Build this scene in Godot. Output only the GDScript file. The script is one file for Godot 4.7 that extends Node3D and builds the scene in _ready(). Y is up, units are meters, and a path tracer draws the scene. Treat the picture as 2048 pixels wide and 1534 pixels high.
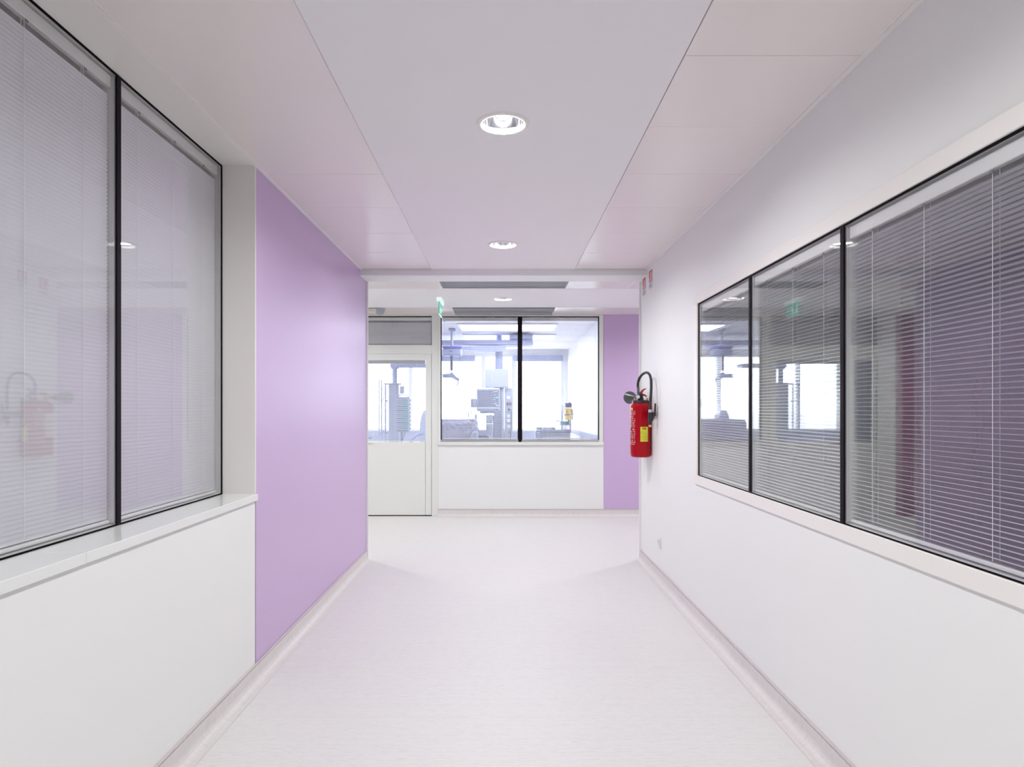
extends Node3D
# A hospital corridor that opens on a cross hall and, behind glass, a bright treatment room.
# y is up; "d" is the distance down the corridor from the camera (z = -d).

const EYE := 1.31
const CEIL := 2.486
const XR := 1.206
const XL := -1.193
const D_END := 5.81      # end of the corridor walls
const D_FAR := 8.2       # glazed wall across the hall
const D_BACK := 13.0     # window wall of the treatment room
const XG := -1.35        # plane of the left glazing

var M := {}
var taken := {}
var rng := RandomNumberGenerator.new()

# ------------------------------------------------------------------ mesh builder
class MB:
	var v := PackedVector3Array()
	var n := PackedVector3Array()
	var uv := PackedVector2Array()

	func tri(a: Vector3, b: Vector3, c: Vector3, na: Vector3, nb: Vector3, nc: Vector3, ua := Vector2.ZERO, ub := Vector2.ZERO, uc := Vector2.ZERO) -> void:
		var g := (c - a).cross(b - a)
		if g.length_squared() < 1e-18:
			return
		if g.dot(na + nb + nc) < 0.0:
			v.append_array([a, c, b]); n.append_array([na, nc, nb]); uv.append_array([ua, uc, ub])
		else:
			v.append_array([a, b, c]); n.append_array([na, nb, nc]); uv.append_array([ua, ub, uc])

	func poly(p: Array, out: Vector3) -> void:   # convex polygon, flat, facing out
		var g: Vector3 = (p[2] - p[0]).cross(p[1] - p[0]).normalized()
		if g.dot(out) < 0.0:
			g = -g
		for i in range(1, p.size() - 1):
			tri(p[0], p[i], p[i + 1], g, g, g)

	func quad_uv(p: Array, out: Vector3, u: Array) -> void:
		tri(p[0], p[1], p[2], out, out, out, u[0], u[1], u[2])
		tri(p[0], p[2], p[3], out, out, out, u[0], u[2], u[3])

	func box(c: Vector3, s: Vector3, bev := 0.0, b := Basis()) -> MB:
		var h := s * 0.5
		bev = minf(bev, minf(h.x, minf(h.y, h.z)) * 0.9)
		var P := func(q: Vector3) -> Vector3: return c + b * q
		if bev <= 0.0:
			for ax in 3:
				for sg in [-1.0, 1.0]:
					var o := Vector3.ZERO; o[ax] = sg
					var pts := []
					for k in [[-1, -1], [1, -1], [1, 1], [-1, 1]]:
						var q := Vector3.ZERO
						q[ax] = sg * h[ax]; q[(ax + 1) % 3] = k[0] * h[(ax + 1) % 3]; q[(ax + 2) % 3] = k[1] * h[(ax + 2) % 3]
						pts.append(P.call(q))
					poly(pts, b * o)
			return self
		for ax in 3:
			var a1 := (ax + 1) % 3
			var a2 := (ax + 2) % 3
			for sg in [-1.0, 1.0]:
				var o := Vector3.ZERO; o[ax] = sg
				var pts := []
				for k in [[-1, -1], [1, -1], [1, 1], [-1, 1]]:
					var q := Vector3.ZERO
					q[ax] = sg * h[ax]; q[a1] = k[0] * (h[a1] - bev); q[a2] = k[1] * (h[a2] - bev)
					pts.append(P.call(q))
				poly(pts, b * o)
			# edges along ax
			for s1 in [-1.0, 1.0]:
				for s2 in [-1.0, 1.0]:
					var e := []
					for k in [[-1, 0], [1, 0], [1, 1], [-1, 1]]:
						var q := Vector3.ZERO
						q[ax] = k[0] * (h[ax] - bev)
						q[a1] = s1 * (h[a1] - (bev if k[1] == 1 else 0.0))
						q[a2] = s2 * (h[a2] - (0.0 if k[1] == 1 else bev))
						e.append(P.call(q))
					var o2 := Vector3.ZERO; o2[a1] = s1; o2[a2] = s2
					poly(e, b * o2)
		for sx in [-1.0, 1.0]:
			for sy in [-1.0, 1.0]:
				for sz in [-1.0, 1.0]:
					var sgn := Vector3(sx, sy, sz)
					var q0 := sgn * (h - Vector3(0, bev, bev)); var q1 := sgn * (h - Vector3(bev, 0, bev)); var q2 := sgn * (h - Vector3(bev, bev, 0))
					poly([P.call(q0), P.call(q1), P.call(q2)], b * sgn)
		return self

	func span(x0: float, x1: float, y0: float, y1: float, d0: float, d1: float, bev := 0.0) -> MB:   # box between two corners, d = -z
		return box(Vector3((x0 + x1) / 2, (y0 + y1) / 2, -(d0 + d1) / 2), Vector3(absf(x1 - x0), absf(y1 - y0), absf(d1 - d0)), bev)

	func lathe(prof: Array, segs := 24, t := Transform3D(), cap := true) -> MB:   # prof: Vector2(r, y)
		var nn := []
		for i in prof.size():
			var a: Vector2 = prof[maxi(i - 1, 0)]
			var c: Vector2 = prof[mini(i + 1, prof.size() - 1)]
			var dd := (c - a)
			nn.append(Vector2(dd.y, -dd.x).normalized())
		var sgn := 1.0 if prof[0].y <= prof[-1].y else -1.0
		for j in segs:
			var a0 := TAU * j / segs
			var a1 := TAU * (j + 1) / segs
			for i in prof.size() - 1:
				var q := []
				for k in [[i, a0], [i, a1], [i + 1, a1], [i + 1, a0]]:
					var r: Vector2 = prof[k[0]]
					var m: Vector2 = nn[k[0]] * sgn
					q.append([t * Vector3(r.x * cos(k[1]), r.y, r.x * sin(k[1])), (t.basis * Vector3(m.x * cos(k[1]), m.y, m.x * sin(k[1]))).normalized(), Vector2(k[1] / TAU, r.y)])
				tri(q[0][0], q[1][0], q[2][0], q[0][1], q[1][1], q[2][1], q[0][2], q[1][2], q[2][2])
				tri(q[0][0], q[2][0], q[3][0], q[0][1], q[2][1], q[3][1], q[0][2], q[2][2], q[3][2])
		if cap:
			for e in [0, prof.size() - 1]:
				var r: Vector2 = prof[e]
				if r.x > 1e-4:
					var out := t.basis * Vector3(0, (-1.0 if e == 0 else 1.0) * sgn, 0)
					for j in segs:
						var p0 := t * Vector3(r.x * cos(TAU * j / segs), r.y, r.x * sin(TAU * j / segs))
						var p1 := t * Vector3(r.x * cos(TAU * (j + 1) / segs), r.y, r.x * sin(TAU * (j + 1) / segs))
						tri(t * Vector3(0, r.y, 0), p0, p1, out, out, out)
		return self

	func rod(a: Vector3, b: Vector3, r: float, r2 := -1.0, segs := 12) -> MB:
		if r2 < 0.0:
			r2 = r
		var y := (b - a).normalized()
		var x := y.cross(Vector3.UP if absf(y.y) < 0.9 else Vector3.RIGHT).normalized()
		var t := Transform3D(Basis(x, y, x.cross(y)), a)
		return lathe([Vector2(r, 0), Vector2(r2, a.distance_to(b))], segs, t)

	func tube(p: Array, r: float, segs := 8) -> MB:
		var x := Vector3.ZERO
		var rings := []
		for i in p.size():
			var dir: Vector3 = (p[mini(i + 1, p.size() - 1)] - p[maxi(i - 1, 0)]).normalized()
			if i == 0:
				x = dir.cross(Vector3.UP if absf(dir.y) < 0.9 else Vector3.RIGHT).normalized()
			else:
				x = (x - dir * x.dot(dir)).normalized()
			var y := dir.cross(x)
			var ring := []
			for j in segs + 1:
				var m := x * cos(TAU * j / segs) + y * sin(TAU * j / segs)
				ring.append([p[i] + m * r, m])
			rings.append(ring)
		for i in rings.size() - 1:
			for j in segs:
				var a = rings[i][j]; var b = rings[i][j + 1]; var c = rings[i + 1][j + 1]; var d = rings[i + 1][j]
				tri(a[0], b[0], c[0], a[1], b[1], c[1])
				tri(a[0], c[0], d[0], a[1], c[1], d[1])
		for e in [0, rings.size() - 1]:
			var o: Vector3 = (p[0] - p[1]).normalized() if e == 0 else (p[-1] - p[-2]).normalized()
			for j in segs:
				tri(p[e], rings[e][j][0], rings[e][j + 1][0], o, o, o)
		return self

	func prism(pts: Array, a: Vector3, along: Vector3, ex: Vector3, ey: Vector3) -> MB:   # outline (Vector2) swept straight; convex or not, caps by triangulation
		var pl := PackedVector2Array(pts)
		var k := pl.size()
		var area := 0.0
		for i in k:
			area += pl[i].cross(pl[(i + 1) % k])
		for i in k:
			var p := pl[i]
			var q := pl[(i + 1) % k]
			var e := (q - p)
			var o2 := Vector2(e.y, -e.x).normalized() * (1.0 if area > 0 else -1.0)
			var o := ex * o2.x + ey * o2.y
			var A := a + ex * p.x + ey * p.y
			var B := a + ex * q.x + ey * q.y
			poly([A, B, B + along, A + along], o)
		var idx := Geometry2D.triangulate_polygon(pl)
		for i in range(0, idx.size(), 3):
			var T := []
			for j in 3:
				T.append(a + ex * pl[idx[i + j]].x + ey * pl[idx[i + j]].y)
			poly(T, -along)
			poly([T[0] + along, T[1] + along, T[2] + along], along)
		return self

	func mesh() -> ArrayMesh:
		var a := []
		a.resize(Mesh.ARRAY_MAX)
		a[Mesh.ARRAY_VERTEX] = v
		a[Mesh.ARRAY_NORMAL] = n
		a[Mesh.ARRAY_TEX_UV] = uv
		var m := ArrayMesh.new()
		m.add_surface_from_arrays(Mesh.PRIMITIVE_TRIANGLES, a)
		return m

# ------------------------------------------------------------------ scene helpers
func numbered(called: String) -> String:
	var k: int = taken.get(called, 0)
	taken[called] = k + 1
	return called if k == 0 else "%s_%03d" % [called, k]

func obj(called: String, mesh, mat: Material, parent: Node = null) -> MeshInstance3D:
	var o := MeshInstance3D.new()
	o.mesh = mesh.mesh() if mesh is MB else mesh
	o.material_override = mat
	if parent == null:
		o.name = numbered(called)
		add_child(o)
	else:
		o.name = called
		parent.add_child(o, true)
	return o

func thing(called: String, label: String, category: String, at := Vector3.ZERO, group := "") -> Node3D:
	var o := Node3D.new()
	o.name = numbered(called)
	add_child(o)
	o.position = at
	tag(o, label, category, group)
	return o

func tag(o: Node, label: String, category: String, group := "", kind := "") -> Node:
	o.set_meta("label", label)
	o.set_meta("category", category)
	if group: o.set_meta("group", group)
	if kind: o.set_meta("kind", kind)
	return o

func struct(called: String, label: String, category: String, mesh = null, mat: Material = null) -> Node3D:
	var o: Node3D
	if mesh == null:
		o = Node3D.new()
		o.name = numbered(called)
		add_child(o)
	else:
		o = obj(called, mesh, mat)
	tag(o, label, category, "", "structure")
	return o

func at(px: float, py: float, d: float) -> Vector3:   # a measured picture point at a known distance, in metres
	return Vector3((px - 1006.0) * d / 1330.0, EYE + (820.0 - py) * d / 1330.0, -d)

func mat(called: String, c: Color, rough := 0.6, metal := 0.0, spec := 0.5) -> StandardMaterial3D:
	var m := StandardMaterial3D.new()
	m.resource_name = called
	m.albedo_color = c.linear_to_srgb()     # colours below are linear base colours
	m.roughness = rough
	m.metallic = metal
	m.metallic_specular = spec
	M[called] = m
	return m

func glow(called: String, c: Color, e: Color, k: float, rough := 0.5) -> StandardMaterial3D:
	var m := mat(called, c, rough)
	m.emission_enabled = true
	m.emission = e.linear_to_srgb()
	m.emission_energy_multiplier = k
	return m

# ------------------------------------------------------------------ materials
func vinyl_image(size: int, base: Color, count: int, sd: int) -> ImageTexture:
	# pale homogeneous vinyl: fine short flecks that run one way
	var r := RandomNumberGenerator.new()
	r.seed = sd
	var im := Image.create(size, size, false, Image.FORMAT_RGB8)
	for y in size:
		var row := r.randf_range(-0.008, 0.008)
		for x in size:
			var k := row + r.randf_range(-0.008, 0.008)
			im.set_pixel(x, y, Color(base.r + k, base.g + k, base.b + k))
	var tones := [Color(0.80, 0.74, 0.745), Color(0.78, 0.76, 0.775), Color(0.85, 0.785, 0.79), Color(0.95, 0.94, 0.94), Color(0.945, 0.925, 0.93), Color(0.72, 0.68, 0.69)]
	for i in count:
		var x0 := r.randi() % size
		var y0 := r.randi() % size
		var l := r.randi_range(4, 34)
		var t: Color = tones[r.randi() % 6]
		var a := r.randf_range(0.08, 0.36)
		for x in l:
			var xx := (x0 + x) % size
			var c := im.get_pixel(xx, y0)
			im.set_pixel(xx, y0, c.lerp(t, a * sin(PI * (x + 0.5) / l)))
	return ImageTexture.create_from_image(im)

func weave_noise(freq: float, sd: int) -> NoiseTexture2D:
	var nz := FastNoiseLite.new()
	nz.seed = sd
	nz.frequency = freq
	var t := NoiseTexture2D.new()
	t.noise = nz
	t.width = 256
	t.height = 256
	t.seamless = true
	t.as_normal_map = true
	t.bump_strength = 2.0
	return t

func materials() -> void:
	mat("paint_white", Color(0.90, 0.895, 0.895), 0.55, 0.0, 0.42)
	mat("paint_bright", Color(0.875, 0.875, 0.88), 0.5)
	mat("paint_purple", Color(0.63, 0.455, 0.72), 0.36)
	mat("paint_magenta", Color(0.30, 0.075, 0.20), 0.45)
	mat("plaster", Color(0.925, 0.89, 0.915), 0.85)
	mat("ceiling_metal", Color(0.92, 0.845, 0.83), 0.24, 0.0, 0.5)
	mat("trim_white", Color(0.91, 0.865, 0.845), 0.4)
	mat("laminate", Color(0.86, 0.865, 0.865), 0.16, 0.0, 0.55)
	mat("door_paint", Color(0.84, 0.84, 0.82), 0.4)
	mat("frame_paint", Color(0.82, 0.82, 0.80), 0.35)
	mat("gasket", Color(0.006, 0.005, 0.007), 0.7, 0.0, 0.2)
	mat("mullion", Color(0.012, 0.008, 0.013), 0.5, 0.0, 0.2)
	mat("slat_white", Color(0.74, 0.735, 0.81), 0.38)
	mat("rail_white", Color(0.78, 0.775, 0.79), 0.35)
	mat("cord", Color(0.86, 0.86, 0.89), 0.8)
	mat("bracket", Color(0.10, 0.10, 0.13), 0.5)
	mat("steel", Color(0.56, 0.56, 0.58), 0.25, 1.0)
	mat("reflector", Color(0.86, 0.86, 0.90), 0.12, 1.0)
	mat("grille_grey", Color(0.33, 0.33, 0.345), 0.5)
	mat("red_paint", Color(0.42, 0.001, 0.008), 0.12, 0.0, 0.36)
	mat("red_plastic", Color(0.36, 0.012, 0.02), 0.35)
	mat("black_rubber", Color(0.018, 0.018, 0.02), 0.45)
	mat("black_plastic", Color(0.022, 0.022, 0.026), 0.35)
	mat("brass", Color(0.72, 0.48, 0.16), 0.3, 1.0)
	mat("chrome", Color(0.72, 0.72, 0.74), 0.12, 1.0)
	mat("label_yellow", Color(0.80, 0.76, 0.05), 0.6)
	mat("label_white", Color(0.80, 0.80, 0.80), 0.6)
	mat("ink", Color(0.03, 0.03, 0.035), 0.6)
	mat("sign_red", Color(0.62, 0.05, 0.07), 0.5)
	mat("sign_blue", Color(0.10, 0.12, 0.36), 0.5)
	mat("gauge_blue", Color(0.04, 0.10, 0.35), 0.4)
	mat("socket_white", Color(0.82, 0.82, 0.82), 0.35)
	mat("equipment_white", Color(0.42, 0.445, 0.58), 0.35)
	mat("equipment_grey", Color(0.27, 0.285, 0.40), 0.4)
	mat("equipment_lilac", Color(0.30, 0.335, 0.53), 0.45)
	mat("hoist_blue", Color(0.10, 0.10, 0.42), 0.45)
	mat("webbing", Color(0.06, 0.07, 0.13), 0.9)
	mat("linen", Color(0.36, 0.35, 0.47), 0.9)
	mat("cart_grey", Color(0.17, 0.18, 0.27), 0.4)
	mat("cart_light", Color(0.34, 0.36, 0.45), 0.4)
	mat("teal", Color(0.05, 0.26, 0.28), 0.45)
	mat("bin_yellow", Color(0.72, 0.52, 0.08), 0.45)
	mat("bin_lid", Color(0.05, 0.055, 0.13), 0.4)
	mat("brown", Color(0.22, 0.10, 0.13), 0.6)
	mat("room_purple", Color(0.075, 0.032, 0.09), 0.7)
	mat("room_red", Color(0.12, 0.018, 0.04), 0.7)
	mat("pump_face", Color(0.50, 0.53, 0.66), 0.4)
	mat("socket_red", Color(0.15, 0.008, 0.03), 0.4)
	mat("camera_grey", Color(0.42, 0.43, 0.47), 0.3)
	mat("cream", Color(0.76, 0.72, 0.66), 0.4)
	glow("lamp_glow", Color(0.9, 0.9, 0.9), Color(1.0, 0.98, 0.98), 5.0)
	glow("panel_glow", Color(0.9, 0.9, 0.9), Color(0.93, 0.96, 1.0), 4.0)
	glow("exit_green", Color(0.03, 0.33, 0.22), Color(0.03, 0.45, 0.31), 0.6)
	glow("exit_white", Color(0.80, 0.85, 0.83), Color(0.8, 1.0, 0.93), 0.5)
	glow("screen_blue", Color(0.03, 0.035, 0.07), Color(0.24, 0.28, 0.48), 0.8, 0.2)
	glow("screen_teal", Color(0.04, 0.12, 0.16), Color(0.10, 0.45, 0.52), 0.6, 0.3)
	glow("screen_green", Color(0.1, 0.3, 0.2), Color(0.15, 0.9, 0.6), 0.9)
	glow("screen_white", Color(0.4, 0.4, 0.45), Color(0.75, 0.85, 1.0), 0.9)
	glow("screen_red", Color(0.3, 0.1, 0.15), Color(0.75, 0.25, 0.4), 0.6)
	var g := mat("glass", Color(0.9, 0.95, 0.95), 0.0)
	g.albedo_color.a = 0.02
	g.transparency = BaseMaterial3D.TRANSPARENCY_ALPHA
	var fl := mat("vinyl_floor", Color(1, 1, 1), 0.5)
	fl.albedo_texture = vinyl_image(1024, Color(0.886, 0.872, 0.877), 26000, 11)
	fl.uv1_triplanar = true
	fl.uv1_world_triplanar = true
	fl.uv1_scale = Vector3(0.62, 0.62, 0.62)
	var bs := mat("vinyl_cove", Color(1, 1, 1), 0.38)
	bs.albedo_texture = vinyl_image(512, Color(0.885, 0.862, 0.864), 9000, 12)
	bs.uv1_scale = Vector3(1, 1, 1)
	mat("cove_bead", Color(0.62, 0.555, 0.555), 0.5)
	# orange-peel of rolled paint, a hair of relief
	for k in ["paint_white", "paint_purple"]:
		M[k].normal_enabled = true
		M[k].normal_texture = weave_noise(0.05, 5)
		M[k].normal_scale = 0.05
		M[k].uv1_triplanar = true
		M[k].uv1_world_triplanar = true
		M[k].uv1_scale = Vector3(5, 5, 5)

# ------------------------------------------------------------------ light
func camera_and_sky() -> void:
	var cam := Camera3D.new()
	cam.name = "camera"
	cam.projection = Camera3D.PROJECTION_FRUSTUM
	cam.near = 0.05
	cam.far = 200.0
	cam.size = 1534.0 / 1330.0 * 0.05
	cam.frustum_offset = Vector2(18.0, 53.0) / 1330.0 * 0.05
	cam.position = Vector3(0, EYE, 0)
	add_child(cam)
	cam.current = true
	var e := Environment.new()
	e.background_mode = Environment.BG_SKY
	var sm := ProceduralSkyMaterial.new()        # white overcast sky
	sm.sky_top_color = Color(0.86, 0.92, 1.0)
	sm.sky_horizon_color = Color(0.89, 0.94, 1.0)
	sm.ground_horizon_color = Color(0.80, 0.83, 0.88)
	sm.ground_bottom_color = Color(0.74, 0.77, 0.82)
	sm.energy_multiplier = 9.0
	e.sky = Sky.new()
	e.sky.sky_material = sm
	e.tonemap_mode = Environment.TONE_MAPPER_LINEAR
	e.tonemap_exposure = 0.97
	e.sdfgi_enabled = true
	e.ssao_enabled = true
	e.ssil_enabled = true
	var we := WorldEnvironment.new()
	we.name = "environment"
	we.environment = e
	add_child(we)

const LAMP_ENERGY := 1.9
const LAMP_COLOR := Color(0.985, 1.0, 0.985)
const PANEL_ENERGY := 2.4

func downlight(x: float, d: float, label: String) -> void:
	var t := thing("downlight", label, "ceiling light", Vector3(x, CEIL, -d), "recessed ceiling downlights")
	var R := 0.098
	obj("trim_ring", MB.new().lathe([Vector2(0.085, 0.004), Vector2(0.087, -0.005), Vector2(0.095, -0.008), Vector2(0.108, -0.005), Vector2(0.111, 0.0)], 48, Transform3D(), false), M.trim_white, t)
	obj("reflector", MB.new().lathe([Vector2(0.086, 0.0), Vector2(0.083, 0.02), Vector2(0.074, 0.05), Vector2(0.058, 0.078), Vector2(0.04, 0.09)], 40, Transform3D(), false), M.reflector, t)
	obj("lamp_bulb", MB.new().lathe([Vector2(0.001, 0.026), Vector2(0.024, 0.029), Vector2(0.036, 0.038), Vector2(0.04, 0.06), Vector2(0.04, 0.088)], 24), M.lamp_glow, t)
	obj("housing", MB.new().lathe([Vector2(0.092, 0.0), Vector2(0.09, 0.095), Vector2(0.001, 0.1)], 24, Transform3D(), false), M.steel, t)
	var l := AreaLight3D.new()
	l.name = "light"
	l.area_size = Vector2(0.105, 0.105)
	l.light_energy = LAMP_ENERGY
	l.light_color = LAMP_COLOR
	l.area_range = 30.0
	l.shadow_enabled = true
	l.position = Vector3(0, 0.014, 0)
	l.rotation = Vector3(-PI / 2, 0, 0)
	t.add_child(l)

func panel_light(x0: float, x1: float, d0: float, d1: float, label: String) -> void:
	var t := thing("ceiling_light_panel", label, "ceiling light", Vector3((x0 + x1) / 2, CEIL, -(d0 + d1) / 2), "treatment room light panels")
	var w := x1 - x0
	var h := d1 - d0
	var f := MB.new()
	for s in [-1, 1]:
		f.box(Vector3(s * (w / 2 + 0.015), -0.006, 0), Vector3(0.03, 0.02, h + 0.06), 0.003)
		f.box(Vector3(0, -0.006, s * (h / 2 + 0.015)), Vector3(w, 0.02, 0.03), 0.003)
	obj("frame", f, M.rail_white, t)
	obj("diffuser", MB.new().box(Vector3(0, 0.0, 0), Vector3(w, 0.012, h)), M.panel_glow, t)
	var l := AreaLight3D.new()
	l.name = "light"
	l.area_size = Vector2(w, h)
	l.light_energy = PANEL_ENERGY
	l.light_color = Color(0.90, 0.94, 1.0)
	l.area_range = 30.0
	l.shadow_enabled = true
	l.position = Vector3(0, -0.02, 0)
	l.rotation = Vector3(-PI / 2, 0, 0)
	t.add_child(l)

# ------------------------------------------------------------------ setting
func sweep_cove(called: String, label: String, a: Vector3, b: Vector3, inward: Vector3, h := 0.08) -> void:
	# vinyl turned up the wall in a cove, with a bead on top
	var s := struct(called, label, "baseboard")
	var prof := [Vector2(0.0, h), Vector2(0.006, h - 0.002), Vector2(0.0065, 0.04)]
	for i in 7:
		var an := PI / 2 * i / 6.0
		prof.append(Vector2(0.0065 + 0.034 * (1.0 - cos(an)), 0.036 * (1.0 - sin(an)) + 0.002))
	prof.append(Vector2(0.06, 0.0012))
	var L := a.distance_to(b)
	var mb := MB.new()
	var acc := 0.0
	var wall := Vector3.UP
	for i in prof.size() - 1:
		var p: Vector2 = prof[i]
		var q: Vector2 = prof[i + 1]
		var e := q - p
		var na := (inward * -e.y + wall * e.x).normalized()
		var P0 := a + inward * p.x + wall * p.y
		var Q0 := a + inward * q.x + wall * q.y
		var dv := b - a
		var v0 := acc
		acc += e.length()
		mb.quad_uv([P0, Q0, Q0 + dv, P0 + dv], na, [Vector2(v0, 0), Vector2(acc, 0), Vector2(acc, L), Vector2(v0, L)])
	obj("cove", mb, M.vinyl_cove, s)
	var up := a + wall * (h + 0.005)
	var ctr := (up + (b + wall * (h + 0.005))) / 2.0 + inward * 0.004
	var ax := (b - a).normalized()
	obj("bead", MB.new().box(ctr, Vector3(0.008, 0.012, L), 0.003, Basis(ax.cross(wall).normalized(), wall, -ax) if absf(ax.z) < 0.5 else Basis()), M.cove_bead, s)

func ceiling_panels(parent: Node, x0: float, x1: float, ds: Array) -> void:
	for i in ds.size() - 1:
		obj("ceiling_panel", MB.new().span(x0 + 0.002, x1 - 0.002, CEIL, CEIL + 0.03, ds[i] + 0.0012, ds[i + 1] - 0.0012, 0.002), M.ceiling_metal, parent)

func setting() -> void:
	var f := struct("floor", "pale pinkish fleck vinyl floor running through corridor and hall", "floor")
	obj("vinyl_sheet", MB.new().span(-6.2, 6.2, -0.12, 0.0, -3.2, 13.2), M.vinyl_floor, f)
	struct("roof_slab", "concrete slab above the suspended ceiling", "ceiling", MB.new().span(-6.2, 6.2, 2.78, 2.95, -3.2, 13.2), M.plaster)
	# corridor ceiling
	var c := struct("ceiling", "white corridor ceiling with a plaster strip between metal panels", "ceiling")
	# plaster strip cut round the two lamp mouths: slab pieces leave square wells that the lamp flanges cover
	plaster_strip(c, -0.6, 0.6, -3.0, 5.55, [[0.0, -1.27], [0.0, 0.73], [0.0, 2.73], [0.0, 4.725]])
	var ds := []
	for i in 17:
		ds.append(5.528 - 0.5535 * (16 - i))
	ds[-1] = 5.545
	ceiling_panels(c, 0.602, XR - 0.012, ds)
	var dl := [-3.0]                    # on the left one long panel runs up to the lilac wall
	for q in ds:
		if q > 3.2:
			dl.append(q)
	ceiling_panels(c, XL + 0.012, -0.600, dl)
	obj("wall_angle", MB.new().span(XR - 0.02, XR, CEIL - 0.003, CEIL + 0.02, -3.0, 5.55), M.trim_white, c)
	obj("wall_angle", MB.new().span(XL - 0.004, XL + 0.016, CEIL - 0.004, CEIL + 0.02, -3.0, 5.55), M.trim_white, c)
	obj("recess_soffit", MB.new().span(XG - 0.2, XL - 0.004, CEIL, CEIL + 0.03, -3.0, 3.2), M.trim_white, c)
	struct("ceiling_beam", "shallow white beam across the end of the corridor", "beam", MB.new().span(XL - 0.01, XR + 0.01, 2.432, 2.78, 5.55, D_END, 0.003), M.paint_bright)
	# hall ceiling
	var hc := struct("ceiling_hall", "white hall ceiling beyond the corridor beam", "ceiling")
	plaster_strip_x(hc, -5.0, 5.0, 6.44, 7.63, [-4.8, -2.4, 0.0, 2.4, 4.8], 7.03)
	for r in [[5.815, 6.437], [7.633, 8.195]]:
		for xx in [[-5.0, -3.0], [-2.998, -1.8], [-1.798, -0.585], [0.602, 1.2], [1.202, 2.4], [2.402, 3.6], [3.602, 5.0]]:
			obj("ceiling_panel", MB.new().span(xx[0], xx[1], CEIL, CEIL + 0.03, r[0], r[1], 0.002), M.ceiling_metal, hc)
	vent(-0.58, 0.598, 5.90, 6.40, "dark grey ventilation grille in the hall ceiling nearest the corridor")
	vent(-0.58, 0.598, 7.70, 8.02, "dark grey ventilation grille in the ceiling above the far glazed wall")
	# right wall with its window opening
	var y0 := 0.906
	var y1 := 1.966
	var w := MB.new()
	w.span(XR, XR + 0.12, 0.0, y0, -3.0, D_END).span(XR, XR + 0.12, y1, 2.78, -3.0, D_END)
	w.span(XR, XR + 0.12, y0, y1, 4.10, D_END).span(XR, XR + 0.12, y0, y1, -3.0, -0.18)
	struct("wall_right", "white corridor wall around the dark blinded window", "wall", w, M.paint_white)
	# left wall
	struct("wall_left", "white low wall under the window sill", "wall", MB.new().span(XL, XG - 0.06, 0.0, 0.874, -3.0, 3.2).span(XG - 0.06, XG - 0.1, 0.0, 2.78, -3.0, 0.1), M.paint_white)
	struct("wall_left_far", "glossy lilac purple wall at the end of the corridor", "wall", MB.new().span(XL, XL - 0.3, 0.0, 2.78, 3.212, D_END - 0.002), M.paint_purple)
	struct("trim_1", "off-white window jamb beside the lilac wall", "trim", MB.new().span(XL + 0.0005, XG - 0.06, 0.874, CEIL, 3.2, 3.212), M.trim_white)
	struct("trim_2", "thin white corner guard at the end of the lilac wall", "trim", MB.new().span(XL - 0.3, XL + 0.013, 0.0, 2.432, D_END, D_END + 0.012, 0.001), M.paint_bright)
	struct("trim_3", "thin white corner guard at the end of the white wall", "trim", MB.new().span(XR - 0.016, XR + 0.14, 0.0, 2.432, D_END, D_END + 0.012, 0.001), M.paint_bright)
	struct("wall_back", "white wall closing the corridor behind the viewer", "wall", MB.new().span(-6.2, 6.2, 0.0, 2.78, -3.0, -3.12), M.paint_white)
	# hall walls
	struct("wall_hall_near_left", "white hall wall behind the lilac wall", "wall", MB.new().span(-5.0, XL - 0.3, 0.0, 2.78, D_END - 0.12, D_END), M.paint_white)
	struct("wall_hall_near_right", "white hall wall beyond the extinguishers", "wall", MB.new().span(XR + 0.12, 5.0, 0.0, 2.78, D_END - 0.12, D_END), M.paint_white)
	struct("wall_hall_end_left", "white wall closing the hall on the left", "wall", MB.new().span(-5.12, -5.0, 0.0, 2.78, -3.0, D_BACK), M.paint_white)
	struct("wall_hall_end_right", "white wall closing the hall on the right", "wall", MB.new().span(5.0, 5.12, 0.0, 2.78, -3.0, D_BACK), M.paint_white)
	struct("wall_far", "white panel wall below the far window", "wall", MB.new().span(-0.81, 1.24, 0.0, 0.878, D_FAR, D_FAR + 0.1).span(-0.81, 1.24, 2.486, 2.78, D_FAR, D_FAR + 0.1), M.paint_bright)
	struct("wall_far_right", "lilac purple wall strip beside the far window", "wall", MB.new().span(1.24, 5.0, 0.0, 2.78, D_FAR - 0.004, D_FAR + 0.1), M.paint_purple)
	struct("wall_far_left", "white hall wall left of the two doors", "wall", MB.new().span(-2.42, -2.26, 0.0, 2.78, D_FAR, D_FAR + 0.1).span(-2.26, -0.81, 2.486, 2.78, D_FAR, D_FAR + 0.1).span(-5.0, -2.66, 0.0, 2.78, D_FAR, D_FAR + 0.1), M.paint_bright)
	struct("wall_far_magenta", "dark red wall strip left of the doors", "wall", MB.new().span(-2.66, -2.42, 0.0, 2.78, D_FAR - 0.004, D_FAR + 0.1), M.paint_magenta)
	# coves
	sweep_cove("baseboard_left", "coved vinyl skirting under the low white wall", Vector3(XL, 0, 3.0), Vector3(XL, 0, -D_END), Vector3.RIGHT)
	sweep_cove("baseboard_right", "coved vinyl skirting under the white window wall", Vector3(XR, 0, 3.0), Vector3(XR, 0, -D_END), Vector3.LEFT)
	sweep_cove("baseboard_far", "coved vinyl skirting under the far window", Vector3(-0.805, 0, -D_FAR + 0.004), Vector3(5.0, 0, -D_FAR + 0.004), Vector3.BACK)
	# treatment room shell
	var bw := MB.new()
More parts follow.
